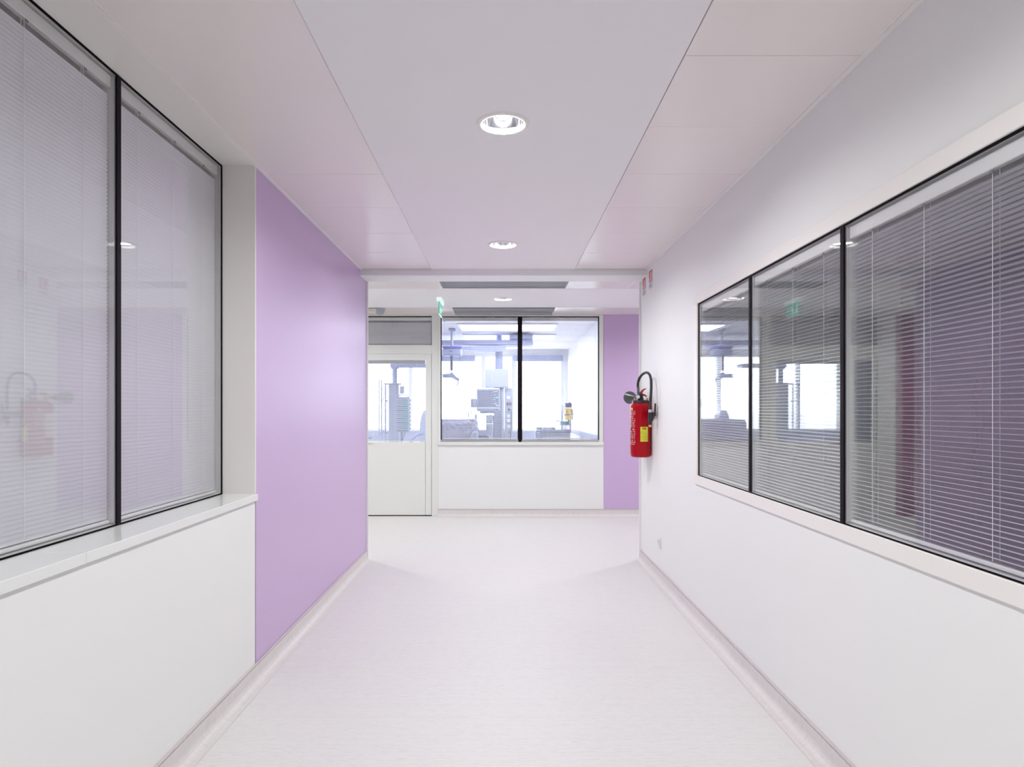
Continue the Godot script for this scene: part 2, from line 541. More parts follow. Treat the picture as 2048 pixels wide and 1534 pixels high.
	bw.span(-5.0, 2.0, 0.0, 0.94, D_BACK, D_BACK + 0.2).span(-5.0, 2.0, 2.41, 2.78, D_BACK, D_BACK + 0.2).span(1.17, 2.0, 0.94, 2.41, D_BACK, D_BACK + 0.2)
	struct("wall_room_back", "white outer wall around the bright room windows", "wall", bw, M.paint_bright)
	struct("wall_room_right", "white side wall of the treatment room", "wall", MB.new().span(1.26, 1.38, 0.0, 2.78, D_FAR + 0.1, D_BACK), M.paint_bright)
	struct("ceiling_room", "white ceiling of the treatment room", "ceiling", MB.new().span(-5.0, 1.26, CEIL + 0.005, CEIL + 0.03, D_FAR + 0.1, D_BACK), M.plaster)
	struct("trim_4", "grey wall rail along the treatment room side wall", "trim", MB.new().span(1.225, 1.26, 0.90, 0.985, D_FAR + 0.2, D_BACK, 0.005), M.equipment_white)
	struct("trim_5", "pale service duct below the bright room windows", "trim", MB.new().span(-4.8, 1.2, 0.72, 0.90, D_BACK - 0.16, D_BACK, 0.008), M.equipment_white)
	# side rooms
	struct("floor_added_dark_sheet", "dark purple sheet added over the floor to darken the room behind the right window", "floor", MB.new().span(XR + 0.121, 3.4, 0.0, 0.006, -3.0, D_END - 0.12), M.room_purple)  # added sheet over the pale vinyl, keeps the side room dark
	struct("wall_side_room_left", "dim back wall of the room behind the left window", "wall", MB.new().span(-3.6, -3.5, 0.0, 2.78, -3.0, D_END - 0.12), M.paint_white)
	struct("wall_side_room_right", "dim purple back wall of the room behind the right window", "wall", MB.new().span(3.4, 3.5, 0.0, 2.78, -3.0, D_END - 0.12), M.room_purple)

func lamp_well(b: MB, x: float, d: float, h: float) -> void:
	# a square of ceiling with a round opening
	var k := 48
	var r := 0.0875
	for i in k:
		var q := []
		for a in [TAU * i / k, TAU * (i + 1) / k]:
			var c := Vector3(cos(a), 0, sin(a))
			var e := c * (h / maxf(absf(c.x), absf(c.z)))
			q.append([Vector3(x, CEIL, -d) + c * r, Vector3(x, CEIL, -d) + e, c])
		b.poly([q[0][0], q[0][1], q[1][1], q[1][0]], Vector3.DOWN)
		var up := Vector3(0, 0.03, 0)
		b.poly([q[0][0] + up, q[0][1] + up, q[1][1] + up, q[1][0] + up], Vector3.UP)
		b.poly([q[0][0], q[1][0], q[1][0] + up, q[0][0] + up], -q[0][2])

func plaster_strip(parent: Node, x0: float, x1: float, d0: float, d1: float, holes: Array) -> void:
	var b := MB.new()
	var h := 0.13
	var prev := d0
	for q in holes:
		b.span(x0, x1, CEIL, CEIL + 0.03, prev, q[1] - h)
		b.span(x0, q[0] - h, CEIL, CEIL + 0.03, q[1] - h, q[1] + h)
		b.span(q[0] + h, x1, CEIL, CEIL + 0.03, q[1] - h, q[1] + h)
		lamp_well(b, q[0], q[1], h)
		prev = q[1] + h
	b.span(x0, x1, CEIL, CEIL + 0.03, prev, d1)
	obj("plaster_strip", b, M.plaster, parent)

func plaster_strip_x(parent: Node, x0: float, x1: float, d0: float, d1: float, xs: Array, dc: float) -> void:
	var b := MB.new()
	var h := 0.13
	var prev := x0
	for q in xs:
		b.span(prev, q - h, CEIL, CEIL + 0.03, d0, d1)
		b.span(q - h, q + h, CEIL, CEIL + 0.03, d0, dc - h)
		b.span(q - h, q + h, CEIL, CEIL + 0.03, dc + h, d1)
		lamp_well(b, q, dc, h)
		prev = q + h
	b.span(prev, x1, CEIL, CEIL + 0.03, d0, d1)
	obj("plaster_strip", b, M.plaster, parent)

func vent(x0: float, x1: float, d0: float, d1: float, label: String) -> void:
	var t := thing("ventilation_grille", label, "vent", Vector3((x0 + x1) / 2, CEIL, -(d0 + d1) / 2), "ceiling ventilation grilles")
	var w := x1 - x0
	var h := d1 - d0
	var f := MB.new()
	for s in [-1, 1]:
		f.box(Vector3(s * (w / 2 - 0.005), 0.012, 0), Vector3(0.010, 0.026, h), 0.001)
		f.box(Vector3(0, 0.012, s * (h / 2 - 0.005)), Vector3(w - 0.02, 0.026, 0.010), 0.001)
	obj("frame", f, M.grille_grey, t)
	var bars := MB.new()
	for i in int((h - 0.02) / 0.011):
		bars.box(Vector3(0, 0.004, -h / 2 + 0.0155 + i * 0.011), Vector3(w - 0.02, 0.002, 0.0075))
	for i in int((w - 0.02) / 0.022):
		bars.box(Vector3(-w / 2 + 0.02 + i * 0.022, 0.0055, 0), Vector3(0.006, 0.002, h - 0.02))
	var o := obj("louvre_mesh", bars, M.grille_grey, t)
	o.set_meta("kind", "stuff")

# ------------------------------------------------------------------ blinds and windows
func slat_mesh(L: float, w := 0.0165) -> MB:
	# a cambered metal slat, length along x
	var mb := MB.new()
	var k := 4
	var pts := []
	for i in k + 1:
		var u := -1.0 + 2.0 * i / k
		pts.append([Vector3(0, 0.0014 * (1.0 - u * u), u * w / 2), Vector3(0, 1, u * 0.35).normalized()])
	for i in k:
		for side in [1.0, -1.0]:
			var o := Vector3(0, 0.0002 * side, 0)
			var a: Vector3 = pts[i][0] + o
			var b: Vector3 = pts[i + 1][0] + o
			var na: Vector3 = pts[i][1] * side
			var nb: Vector3 = pts[i + 1][1] * side
			var h := Vector3(L / 2, 0, 0)
			mb.tri(a - h, a + h, b + h, na, na, nb)
			mb.tri(a - h, b + h, b - h, na, nb, nb)
	return mb

func blind(label: String, group: String, centre: Vector3, yaw: float, L: float, H: float, tilt: float, pitch: float, single: bool, ladders := [-0.27, 0.0, 0.27]) -> Node3D:
	# centre: middle of the bottom edge. Local x runs along the slats, local +z faces the corridor.
	var t := thing("venetian_blind", label, "blind", centre, group)
	t.rotation.y = yaw
	obj("headrail", MB.new().box(Vector3(0, H - 0.021, 0), Vector3(L, 0.042, 0.019), 0.002), M.rail_white, t)
	obj("bottom_rail", MB.new().box(Vector3(0, 0.009, 0), Vector3(L - 0.01, 0.011, 0.017), 0.003), M.rail_white, t)
	var sm := slat_mesh(L - 0.012)
	var one := sm.mesh()
	var k := int((H - 0.075) / pitch)
	var all := MB.new()
	for i in k:
		var y := 0.026 + i * pitch
		var b := Basis(Vector3.RIGHT, tilt)
		if single:
			var s := obj("slat", one, M.slat_white, t)
			s.transform = Transform3D(b, Vector3(0, y, 0))
		else:
			for j in sm.v.size():
				all.v.append(b * sm.v[j] + Vector3(0, y, 0)); all.n.append(b * sm.n[j]); all.uv.append(sm.uv[j])
	if not single:
		var o := obj("slats", all, M.slat_white, t)
		o.set_meta("kind", "stuff")
	for x in ladders:
		var c := MB.new()
		var zo := 0.0082 * cos(tilt) + 0.001 + 0.0016 * absf(sin(tilt))
		for zz in [-zo, zo]:
			c.box(Vector3(x, H / 2, zz), Vector3(0.0016 if single else 0.0008, H - 0.04, 0.0008))
		obj("ladder_cord", c, M.cord, t)
		if single or x == ladders[0]:
			obj("bracket", MB.new().box(Vector3(x, H - 0.05, 0.012), Vector3(0.012, 0.008, 0.004), 0.001), M.bracket, t)
	return t

func side_window(n: int, label: String, x: float, inward: float, y0: float, y1: float, ds: Array) -> Node3D:
	# glazing in the plane x; inward = +1 if the corridor lies towards +x. ds: pane limits from far to near
	var s := struct("window_%d" % n, label, "window")
	var far: float = ds[0]
	var near: float = ds[-1]
	var gk := MB.new()
	var g := 0.0065
	var xa := x - inward * 0.005
	gk.span(xa, x, y1 - g, y1, near, far).span(xa, x, y0, y0 + g * 0.7, near, far)
	gk.span(xa, x, y0, y1, far - g, far).span(xa, x, y0, y1, near, near + g)
	obj("gasket", gk, M.gasket, s)
	var sp := MB.new()
	sp.span(xa, x - inward * 0.054, y0, y0 + 0.004, near, far).span(xa, x - inward * 0.054, y0, y1, far - 0.004, far).span(xa, x - inward * 0.054, y0, y1, near, near + 0.004)
	obj("spacer_bar", sp, M.rail_white, s)
	for i in range(1, ds.size() - 1):
		obj("mullion", MB.new().span(x - inward * 0.006, x + inward * 0.001, y0, y1, ds[i] - 0.0125, ds[i] + 0.0125, 0.001), M.mullion, s)
		obj("spacer_bar", MB.new().span(x - inward * 0.011, x - inward * 0.054, y0 + 0.01, y1 - 0.01, ds[i] - 0.011, ds[i] + 0.011), M.rail_white, s)
	for i in ds.size() - 1:
		obj("pane", MB.new().span(x - inward * 0.004, x - inward * 0.010, y0 + 0.003, y1 - 0.003, ds[i + 1] + 0.012, ds[i] - 0.012), M.glass, s)
		obj("inner_pane", MB.new().span(x - inward * 0.046, x - inward * 0.052, y0 + 0.003, y1 - 0.003, ds[i + 1] + 0.012, ds[i] - 0.012), M.glass, s)
	return s

func windows() -> void:
	# left window: closed blinds
	var dl := [3.2, 2.338, 1.476, 0.61, 0.1]
	side_window(1, "tall dark-rimmed window with closed white blinds over a sill", XG, 1.0, 0.906, CEIL, dl)
	var words := ["closed white venetian blind in the tall window pane beside the lilac wall", "closed white venetian blind in the second tall pane from the lilac wall", "closed white venetian blind in the third tall pane from the lilac wall"]
	for i in 3:
		var L: float = dl[i] - dl[i + 1] - 0.034
		blind(words[i], "blinds of the tall window", Vector3(XG - 0.028, 0.912, -(dl[i] + dl[i + 1]) / 2), PI / 2, L, CEIL - 0.922, -1.30, 0.0138, true)
	for q in [[1.886, 3.208], [0.1, 1.884]]:
		var lab := "white laminate window sill piece ending at the lilac wall" if q[1] > 3 else "white laminate window sill piece nearer the viewer"
		struct("window_sill", lab, "sill", MB.new().span(XG + 0.001, XL + 0.012, 0.874, 0.906, q[0], q[1], 0.002), M.laminate)
	# right window: open blinds before a dark room
	var dr := [4.10, 3.247, 2.362, 1.5, 0.64, -0.18]
	var s := side_window(2, "dark window with open white blinds in the white wall", XR - 0.002, -1.0, 0.906, 1.966, dr)
	var fr := MB.new()
	var xo := XR - 0.010
	fr.span(xo, XR + 0.02, 1.966, 2.022, -0.18, 4.165, 0.002).span(xo, XR + 0.02, 0.850, 0.906, -0.18, 4.165, 0.002)
	fr.span(xo, XR + 0.02, 0.906, 1.966, 4.10, 4.165, 0.002)
	obj("surround", fr, M.trim_white, s)
	var names := ["open white venetian blind in the dark window pane farthest down the corridor", "open white venetian blind in the middle pane of the dark window", "open white venetian blind in the large dark pane at the picture's edge", "open white venetian blind in the dark pane beside the viewer"]
	for i in 4:
		var L: float = dr[i] - dr[i + 1] - 0.034
		blind(names[i], "blinds of the dark window", Vector3(XR + 0.026, 0.912, -(dr[i] + dr[i + 1]) / 2), -PI / 2, L, 1.043, [0.17, 0.20, -0.12, -0.12][i], 0.0142, true)
	# far window with two panes
	var w := struct("window_3", "bright two-pane window into the treatment room", "window")
	var D := D_FAR
	var f := MB.new()
	f.span(-0.80, -0.768, 0.905, 2.486, D - 0.012, D + 0.09, 0.002).span(1.185, 1.236, 0.905, 2.486, D - 0.012, D + 0.09, 0.002)
	f.span(-0.768, 1.185, 2.464, 2.486, D - 0.012, D + 0.09, 0.002)
	obj("frame", f, M.frame_paint, w)
	obj("sill", MB.new().span(-0.81, 1.24, 0.878, 0.916, D - 0.022, D + 0.1, 0.003), M.frame_paint, w)
	obj("mullion", MB.new().span(0.190, 0.229, 0.916, 2.464, D - 0.004, D + 0.075, 0.002), M.mullion, w)
	obj("bottom_bead", MB.new().span(-0.768, 0.190, 0.916, 0.945, D + 0.004, D + 0.02, 0.002).span(0.229, 1.185, 0.916, 0.945, D + 0.004, D + 0.02, 0.002), M.steel, w)
	var gk := MB.new()
	for q in [[-0.768, 0.190], [0.229, 1.185]]:
		gk.span(q[0], q[1], 2.456, 2.464, D + 0.0, D + 0.06).span(q[0], q[0] + 0.008, 0.945, 2.456, D + 0.0, D + 0.06).span(q[1] - 0.008, q[1], 0.945, 2.456, D + 0.0, D + 0.06)
	obj("gasket", gk, M.gasket, w)
	var i := 0
	for q in [[-0.760, 0.190], [0.229, 1.177]]:
		obj("pane", MB.new().span(q[0], q[1], 0.92, 2.456, D + 0.006, D + 0.012), M.glass, w)
		obj("inner_pane", MB.new().span(q[0], q[1], 0.92, 2.456, D + 0.05, D + 0.056), M.glass, w)
		blind(["open white venetian blind in the far window pane beside the glazed door", "open white venetian blind in the far window pane beside the lilac strip"][i], "blinds of the far window", Vector3((q[0] + q[1]) / 2, 0.947, -D - 0.031), 0.0, q[1] - q[0] - 0.02, 1.505, 0.03, 0.0135, false, [-0.44, -0.15, 0.15, 0.44])
		i += 1

func door_unit() -> void:
	var D := D_FAR
	# glazed door with a transom light
	var s := struct("door_1", "off-white glazed door with a grey transom beside the far window", "door")
	var fr := MB.new()
	fr.span(-0.878, -0.80, 0.0, 2.486, D - 0.006, D + 0.09, 0.002).span(-1.86, -1.79, 0.0, 2.486, D - 0.006, D + 0.09, 0.002)
	fr.span(-1.79, -0.878, 2.468, 2.486, D - 0.006, D + 0.09, 0.002).span(-1.79, -0.878, 2.004, 2.112, D - 0.006, D + 0.09, 0.002)
	obj("frame", fr, M.frame_paint, s)
	var tg := MB.new().span(-1.79, -0.878, 2.459, 2.468, D + 0.002, D + 0.06)
	obj("transom_gasket", tg, M.gasket, s)
	obj("transom_pane", MB.new().span(-1.79, -0.878, 2.112, 2.459, D + 0.006, D + 0.012), M.glass, s)
	obj("transom_back", MB.new().span(-1.79, -0.878, 2.112, 2.468, D + 0.07, D + 0.08), M.camera_grey, s)
	var leaf := MB.new()
	leaf.span(-1.786, -0.960, 0.012, 0.915, D + 0.012, D + 0.055, 0.002)
	leaf.span(-1.786, -0.960, 1.926, 2.0, D + 0.012, D + 0.055, 0.002)
	leaf.span(-0.956, -0.884, 0.012, 2.0, D + 0.010, D + 0.055, 0.003).span(-1.786, -1.716, 0.915, 1.926, D + 0.012, D + 0.055, 0.002)
	obj("leaf", leaf, M.door_paint, s)
	obj("pane", MB.new().span(-1.716, -0.958, 0.915, 1.926, D + 0.018, D + 0.024), M.glass, s)
	obj("inner_pane", MB.new().span(-1.716, -0.958, 0.915, 1.926, D + 0.046, D + 0.052), M.glass, s)
	obj("gap_dark_strip", MB.new().span(-1.786, -0.884, 0.0, 0.012, D + 0.02, D + 0.05), M.gasket, s)  # dark strip added in the gap under the leaf, hides the bright room
	var h := MB.new()
	h.tube([Vector3(-1.748, 0.97, -D - 0.012), Vector3(-1.748, 0.97, -D + 0.03), Vector3(-1.742, 0.97, -D + 0.042), Vector3(-1.73, 0.968, -D + 0.045), Vector3(-1.612, 0.966, -D + 0.045)], 0.009, 10)
	h.box(Vector3(-1.748, 0.955, -D - 0.008), Vector3(0.038, 0.17, 0.01), 0.003)
	obj("handle", h, M.steel, s)
	obj("name_plate", MB.new().span(-1.70, -1.61, 0.89, 0.906, D + 0.008, D + 0.013, 0.001), M.cream, s)
	blind("closed grey venetian blind in the transom above the glazed door", "blinds of the glazed door", Vector3(-1.334, 2.115, -D - 0.033), 0.0, 0.90, 0.343, 1.15, 0.0135, false)
	var db := blind("open venetian blind in the glazed door's pane", "blinds of the glazed door", Vector3(-1.337, 0.918, -D - 0.035), 0.0, 0.752, 1.006, 0.03, 0.0135, false)
	(db.get_node("headrail") as MeshInstance3D).material_override = M.camera_grey
	# narrow grey side leaf, seen mirrored in the corridor window
	var t := struct("door_2", "narrow grey-glazed side door left of the glazed door", "door")
	var f2 := MB.new()
	f2.span(-2.26, -2.2, 0.0, 2.486, D - 0.006, D + 0.09, 0.002).span(-2.2, -1.86, 2.468, 2.486, D - 0.006, D + 0.09, 0.002).span(-2.2, -1.86, 2.004, 2.112, D - 0.006, D + 0.09, 0.002)
	obj("frame", f2, M.frame_paint, t)
	var l2 := MB.new()
	l2.span(-2.196, -1.864, 0.012, 0.915, D + 0.012, D + 0.055, 0.002).span(-2.196, -1.864, 1.926, 2.0, D + 0.012, D + 0.055, 0.002)
	l2.span(-2.196, -2.13, 0.915, 1.926, D + 0.012, D + 0.055, 0.002).span(-1.92, -1.864, 0.915, 1.926, D + 0.012, D + 0.055, 0.002)
	obj("leaf", l2, M.door_paint, t)
	obj("pane", MB.new().span(-2.13, -1.92, 0.915, 1.926, D + 0.02, D + 0.026), M.glass, t)
	obj("pane_back", MB.new().span(-2.13, -1.92, 0.915, 1.926, D + 0.045, D + 0.05), M.equipment_grey, t)
	obj("transom_pane", MB.new().span(-2.2, -1.86, 2.112, 2.468, D + 0.006, D + 0.012), M.glass, t)
	obj("transom_back", MB.new().span(-2.2, -1.86, 2.112, 2.468, D + 0.07, D + 0.08), M.camera_grey, t)
	# room windows on the outer wall
	var w := struct("window_4", "bright overexposed outer windows of the treatment room", "window")
	for x in [-4.98, -3.4, -1.85, -0.42, 0.17, 1.14]:
		obj("post", MB.new().span(x, x + (0.08 if x < 1 and x > -4 else 0.03), 0.945, 2.35, D_BACK + 0.02, D_BACK + 0.1, 0.004), M.frame_paint, w)
	obj("head", MB.new().span(-4.95, 1.17, 2.35, 2.41, D_BACK + 0.02, D_BACK + 0.1, 0.004), M.frame_paint, w)
	obj("sill", MB.new().span(-4.95, 1.2, 0.90, 0.945, D_BACK - 0.17, D_BACK + 0.12, 0.005), M.laminate, w)
	obj("pane", MB.new().span(-4.95, 1.15, 0.945, 2.35, D_BACK + 0.05, D_BACK + 0.056), M.glass, w)
	for q in [[0.205, 1.165, "pale blue blind box above the far outer window beside the side wall"], [-1.35, -0.54, "pale blue blind box above the outer window behind the hoist"]]:
		var b := thing("roller_blind_box", q[2], "blind", Vector3((q[0] + q[1]) / 2, 2.27, -D_BACK + 0.06), "outer window blind boxes")
		obj("box_cover", MB.new().box(Vector3(0, 0.05, 0), Vector3(q[1] - q[0], 0.10, 0.09), 0.01), M.equipment_lilac, b)
		obj("bottom_bar", MB.new().box(Vector3(0, -0.006, 0), Vector3(q[1] - q[0] - 0.03, 0.012, 0.02), 0.003), M.equipment_white, b)

# ------------------------------------------------------------------ corridor fittings
func text_strokes(mb: MB, base: Vector3, ex: Vector3, ey: Vector3, nrm: Vector3, w: float, rows: int, step: float, r: RandomNumberGenerator, th := 0.0022) -> void:
	# rows of small unreadable printed strokes
	for i in rows:
		var x := 0.0
		while x < w:
			var l := r.randf_range(0.003, 0.009)
			if r.randf() < 0.82:
				var c := base + ex * (x + l / 2) - ey * (i * step) + nrm * 0.0003
				mb.box(c, Vector3(l, th, 0.0005), 0.0, Basis(ex, ey, nrm))
			x += l + 0.002

func extinguishers() -> void:
	# powder extinguisher with hose and gun
	var P := Vector3(1.121, 0.928, -5.42)
	var t := thing("fire_extinguisher", "large red fire extinguisher with a looped black hose on white wall", "extinguisher", P, "wall extinguishers")
	var prof := [Vector2(0.060, 0.006), Vector2(0.070, 0.0), Vector2(0.078, 0.006), Vector2(0.082, 0.018), Vector2(0.083, 0.034), Vector2(0.083, 0.395), Vector2(0.081, 0.415), Vector2(0.074, 0.432), Vector2(0.06, 0.444), Vector2(0.03, 0.45)]
	obj("cylinder_body", MB.new().lathe(prof, 40), M.red_paint, t)
	obj("collar", MB.new().lathe([Vector2(0.066, 0.434), Vector2(0.068, 0.438), Vector2(0.068, 0.456), Vector2(0.062, 0.462), Vector2(0.02, 0.464)], 32), M.black_plastic, t)
	var vv := MB.new()
	vv.lathe([Vector2(0.026, 0.462), Vector2(0.026, 0.478), Vector2(0.019, 0.484), Vector2(0.019, 0.512), Vector2(0.012, 0.52)], 20)
	vv.box(Vector3(0.0, 0.498, 0.0), Vector3(0.034, 0.026, 0.052), 0.005)
	obj("valve", vv, M.black_plastic, t)
	var gz := MB.new().lathe([Vector2(0.017, 0.0), Vector2(0.018, 0.002), Vector2(0.018, 0.010), Vector2(0.0155, 0.012)], 20, Transform3D(Basis(Vector3.RIGHT, PI / 2), Vector3(-0.028, 0.488, 0.026)))
	var gauge := obj("pressure_gauge", gz, M.gauge_blue, t)
	obj("gauge_face", MB.new().lathe([Vector2(0.0145, 0.0), Vector2(0.0145, 0.0015)], 20, Transform3D(Basis(Vector3.RIGHT, PI / 2), Vector3(-0.028, 0.488, 0.0375))), M.label_white, gauge)
	obj("safety_cap", MB.new().lathe([Vector2(0.010, 0.462), Vector2(0.010, 0.482), Vector2(0.006, 0.486)], 14, Transform3D(Basis(), Vector3(0.028, 0, 0.036))), M.label_white, t)
	obj("brass_fitting", MB.new().lathe([Vector2(0.008, 0.462), Vector2(0.008, 0.48)], 10, Transform3D(Basis(), Vector3(-0.05, 0, 0.02))).lathe([Vector2(0.007, 0.462), Vector2(0.007, 0.48)], 10, Transform3D(Basis(), Vector3(0.052, 0, 0.018))), M.brass, t)
	# curved squeeze lever and carry handle
	var lv := [Vector2(-0.014, 0.505), Vector2(0.0, 0.528), Vector2(0.016, 0.546), Vector2(0.034, 0.556), Vector2(0.054, 0.556), Vector2(0.036, 0.546), Vector2(0.024, 0.534), Vector2(0.016, 0.516), Vector2(0.010, 0.503)]
	obj("squeeze_lever", MB.new().prism(lv, Vector3(-0.004, 0, -0.012), Vector3(0, 0, 0.024), Vector3.RIGHT, Vector3.UP), M.red_plastic, t)
	var hd := [Vector2(-0.012, 0.508), Vector2(0.012, 0.516), Vector2(0.032, 0.510), Vector2(0.050, 0.496), Vector2(0.048, 0.488), Vector2(0.026, 0.498), Vector2(0.0, 0.498)]
	obj("carry_handle", MB.new().prism(hd, Vector3(0, 0, -0.010), Vector3(0, 0, 0.022), Vector3.RIGHT, Vector3.UP), M.red_plastic, t)
	# hose: out of the valve, up, over and down to the gun
	var hp := []
	var ctrl := [Vector3(-0.018, 0.50, 0.0), Vector3(-0.020, 0.545, 0.0), Vector3(-0.022, 0.60, 0.005), Vector3(-0.012, 0.645, 0.03), Vector3(0.005, 0.672, 0.075), Vector3(0.022, 0.680, 0.125), Vector3(0.034, 0.664, 0.17), Vector3(0.038, 0.628, 0.205), Vector3(0.037, 0.57, 0.225), Vector3(0.031, 0.48, 0.238), Vector3(0.024, 0.384, 0.246)]
	for i in ctrl.size() - 1:
		for k in 5:
			hp.append(ctrl[i].cubic_interpolate(ctrl[i + 1], ctrl[maxi(i - 1, 0)], ctrl[mini(i + 2, ctrl.size() - 1)], k / 5.0))
	hp.append(ctrl[-1])
	obj("hose", MB.new().tube(hp, 0.0105, 10), M.black_rubber, t)
	var sp := []
	for i in 90:
		var u := i / 90.0
		sp.append(Vector3(-0.019 + 0.013 * cos(u * TAU * 9), 0.505 + 0.065 * u, 0.013 * sin(u * TAU * 9)))
	obj("hose_spring", MB.new().tube(sp, 0.0017, 5), M.steel, t)
	# discharge gun
	var G := Vector3(0.024, -0.026, 0.246)
	var gb := MB.new()
	gb.lathe([Vector2(0.011, 0.29), Vector2(0.014, 0.30), Vector2(0.016, 0.345), Vector2(0.017, 0.375), Vector2(0.014, 0.39)], 16, Transform3D(Basis(), G))
	gb.prism([Vector2(0.008, 0.315), Vector2(0.020, 0.322), Vector2(0.042, 0.378), Vector2(0.046, 0.458), Vector2(0.036, 0.46), Vector2(0.032, 0.392), Vector2(0.012, 0.352)], G + Vector3(0, 0, -0.009), Vector3(0, 0, 0.018), Vector3.RIGHT, Vector3.UP)
	var gun := obj("discharge_gun", gb, M.black_plastic, t)
	obj("hose_ferrule", MB.new().lathe([Vector2(0.0125, 0.388), Vector2(0.0125, 0.412)], 14, Transform3D(Basis(), G)), M.chrome, gun)
	obj("nozzle_tip", MB.new().lathe([Vector2(0.010, 0.276), Vector2(0.0125, 0.278), Vector2(0.0125, 0.292)], 14, Transform3D(Basis(), G)), M.brass, gun)
	obj("gun_clip", MB.new().box(Vector3(0.062, 0.35, 0.150), Vector3(0.02, 0.03, 0.19), 0.004), M.black_plastic, t)
	# inspection tag, facing down the corridor towards the viewer
	var r := RandomNumberGenerator.new()
	r.seed = 3
	var tagm := MB.new()
	for i in 6:
		var a0 := 0.13 * i - 0.22
		var a1 := a0 + 0.13
		var p := []
		for q in [[a0, 0.128], [a1, 0.128], [a1, 0.246], [a0, 0.246]]:
			p.append(Vector3(0.0842 * sin(q[0]), q[1], 0.0842 * cos(q[0])))
		tagm.poly(p, Vector3(sin(a0), 0, cos(a0)))
	var lab := obj("inspection_tag", tagm, M.label_yellow, t)
	var ink := MB.new()
	for q in [[0.190, -0.19, 0.49], [0.172, -0.19, 0.51], [0.158, -0.16, 0.49], [0.144, -0.16, 0.53], [0.205, -0.16, 0.09]]:
		for i in 7:
			var a: float = lerpf(q[1], q[2], i / 6.0)
			ink.box(Vector3(0.0846 * sin(a), q[0], 0.0846 * cos(a)), Vector3(0.009, 0.0016, 0.0006), 0.0, Basis(Vector3.UP, a))
	for i in 9:
		var a := 0.0 + 0.04 * i
		ink.box(Vector3(0.0846 * sin(a), 0.232 + 0.004 * sin(i * 2.3), 0.0846 * cos(a)), Vector3(0.0028, r.randf_range(0.006, 0.014), 0.0006), 0.0, Basis(Vector3.UP, a).rotated(Vector3.BACK, 0.3))
	obj("handwriting", ink, M.ink, lab)
	# white instruction print on the side towards the corridor
	var pr := MB.new()
	for row in 19:
		var y := 0.372 - row * 0.0148
		var a := -1.95
		while a < -0.78:
			var l := r.randf_range(0.03, 0.10)
			if r.randf() < 0.75:
				pr.box(Vector3(0.0836 * sin(a + l / 2), y + r.randf_range(-0.0015, 0.0015), 0.0836 * cos(a + l / 2)), Vector3(l * 0.083, r.randf_range(0.0025, 0.0075), 0.0008), 0.0, Basis(Vector3.UP, a + l / 2))
			a += l + 0.035
	obj("instruction_print", pr, M.label_white, t)
	obj("approval_seal", MB.new().lathe([Vector2(0.010, 0.0), Vector2(0.010, 0.001)], 16, Transform3D(Basis(Vector3.UP, -1.15) * Basis(Vector3.RIGHT, PI / 2), Vector3(0.083 * sin(-1.15), 0.39, 0.083 * cos(-1.15)))), M.label_yellow, t)
	obj("wall_bracket", MB.new().box(Vector3(0.079, 0.43, 0), Vector3(0.011, 0.10, 0.05), 0.003), M.black_plastic, t)
	# carbon dioxide extinguisher behind it
	var Q := Vector3(1.140, 0.925, -5.60)
	var c := thing("fire_extinguisher", "slim red extinguisher with a black horn behind the larger one", "extinguisher", Q, "wall extinguishers")
	obj("cylinder_body", MB.new().lathe([Vector2(0.040, 0.004), Vector2(0.05, 0.0), Vector2(0.056, 0.012), Vector2(0.056, 0.39), Vector2(0.052, 0.425), Vector2(0.040, 0.442), Vector2(0.022, 0.452), Vector2(0.018, 0.462)], 32), M.red_paint, c)
	obj("valve", MB.new().lathe([Vector2(0.017, 0.460), Vector2(0.017, 0.50), Vector2(0.012, 0.51)], 16).box(Vector3(0, 0.494, -0.02), Vector3(0.024, 0.022, 0.05), 0.004), M.brass, c)
	var hl := [Vector2(-0.07, 0.526), Vector2(-0.02, 0.530), Vector2(0.02, 0.518), Vector2(0.03, 0.508), Vector2(-0.02, 0.512), Vector2(-0.07, 0.516)]
	obj("squeeze_lever", MB.new().prism(hl, Vector3(-0.008, 0, 0), Vector3(0.016, 0, 0), Vector3(0, 0, -1), Vector3.UP), M.red_plastic, c)
	var hz := Vector3(-0.024, 0.0, -0.22).normalized()
	var hx := Vector3.UP.cross(hz).normalized()
	var ht := Transform3D(Basis(hx, hz, hx.cross(hz)), Vector3(-0.004, 0.494, -0.045))
	obj("discharge_horn", MB.new().lathe([Vector2(0.011, 0.0), Vector2(0.013, 0.03), Vector2(0.022, 0.06), Vector2(0.040, 0.13), Vector2(0.052, 0.175), Vector2(0.056, 0.205), Vector2(0.054, 0.206), Vector2(0.048, 0.175), Vector2(0.02, 0.07)], 28, ht, false), M.black_plastic, c)
	obj("paper_label", MB.new().lathe([Vector2(0.0565, 0.16), Vector2(0.0565, 0.36)], 32, Transform3D(), false), M.cream, c)
	obj("wall_bracket", MB.new().box(Vector3(0.059, 0.33, 0), Vector3(0.014, 0.05, 0.06), 0.003), M.black_plastic, c)
	# two class signs on the wall above
	for k in 2:
		var cd: float = [5.415, 5.665][k]
		var s := thing("extinguisher_sign", ["small red and blue extinguisher sign nearer the ceiling corner on white wall", "small faded red and blue extinguisher sign at the white wall's end"][k], "sign", Vector3(XR, [2.375, 2.36][k], -cd), "extinguisher class signs")
		var w := 0.115
		obj("plate", MB.new().box(Vector3(-0.0025, 0, 0), Vector3(0.005, 0.15, w), 0.0008), M.label_white, s)
		obj("red_field", MB.new().box(Vector3(-0.0052, 0.025, 0), Vector3(0.001, 0.092, w - 0.008)), M.sign_red, s)
		var pic := MB.new()
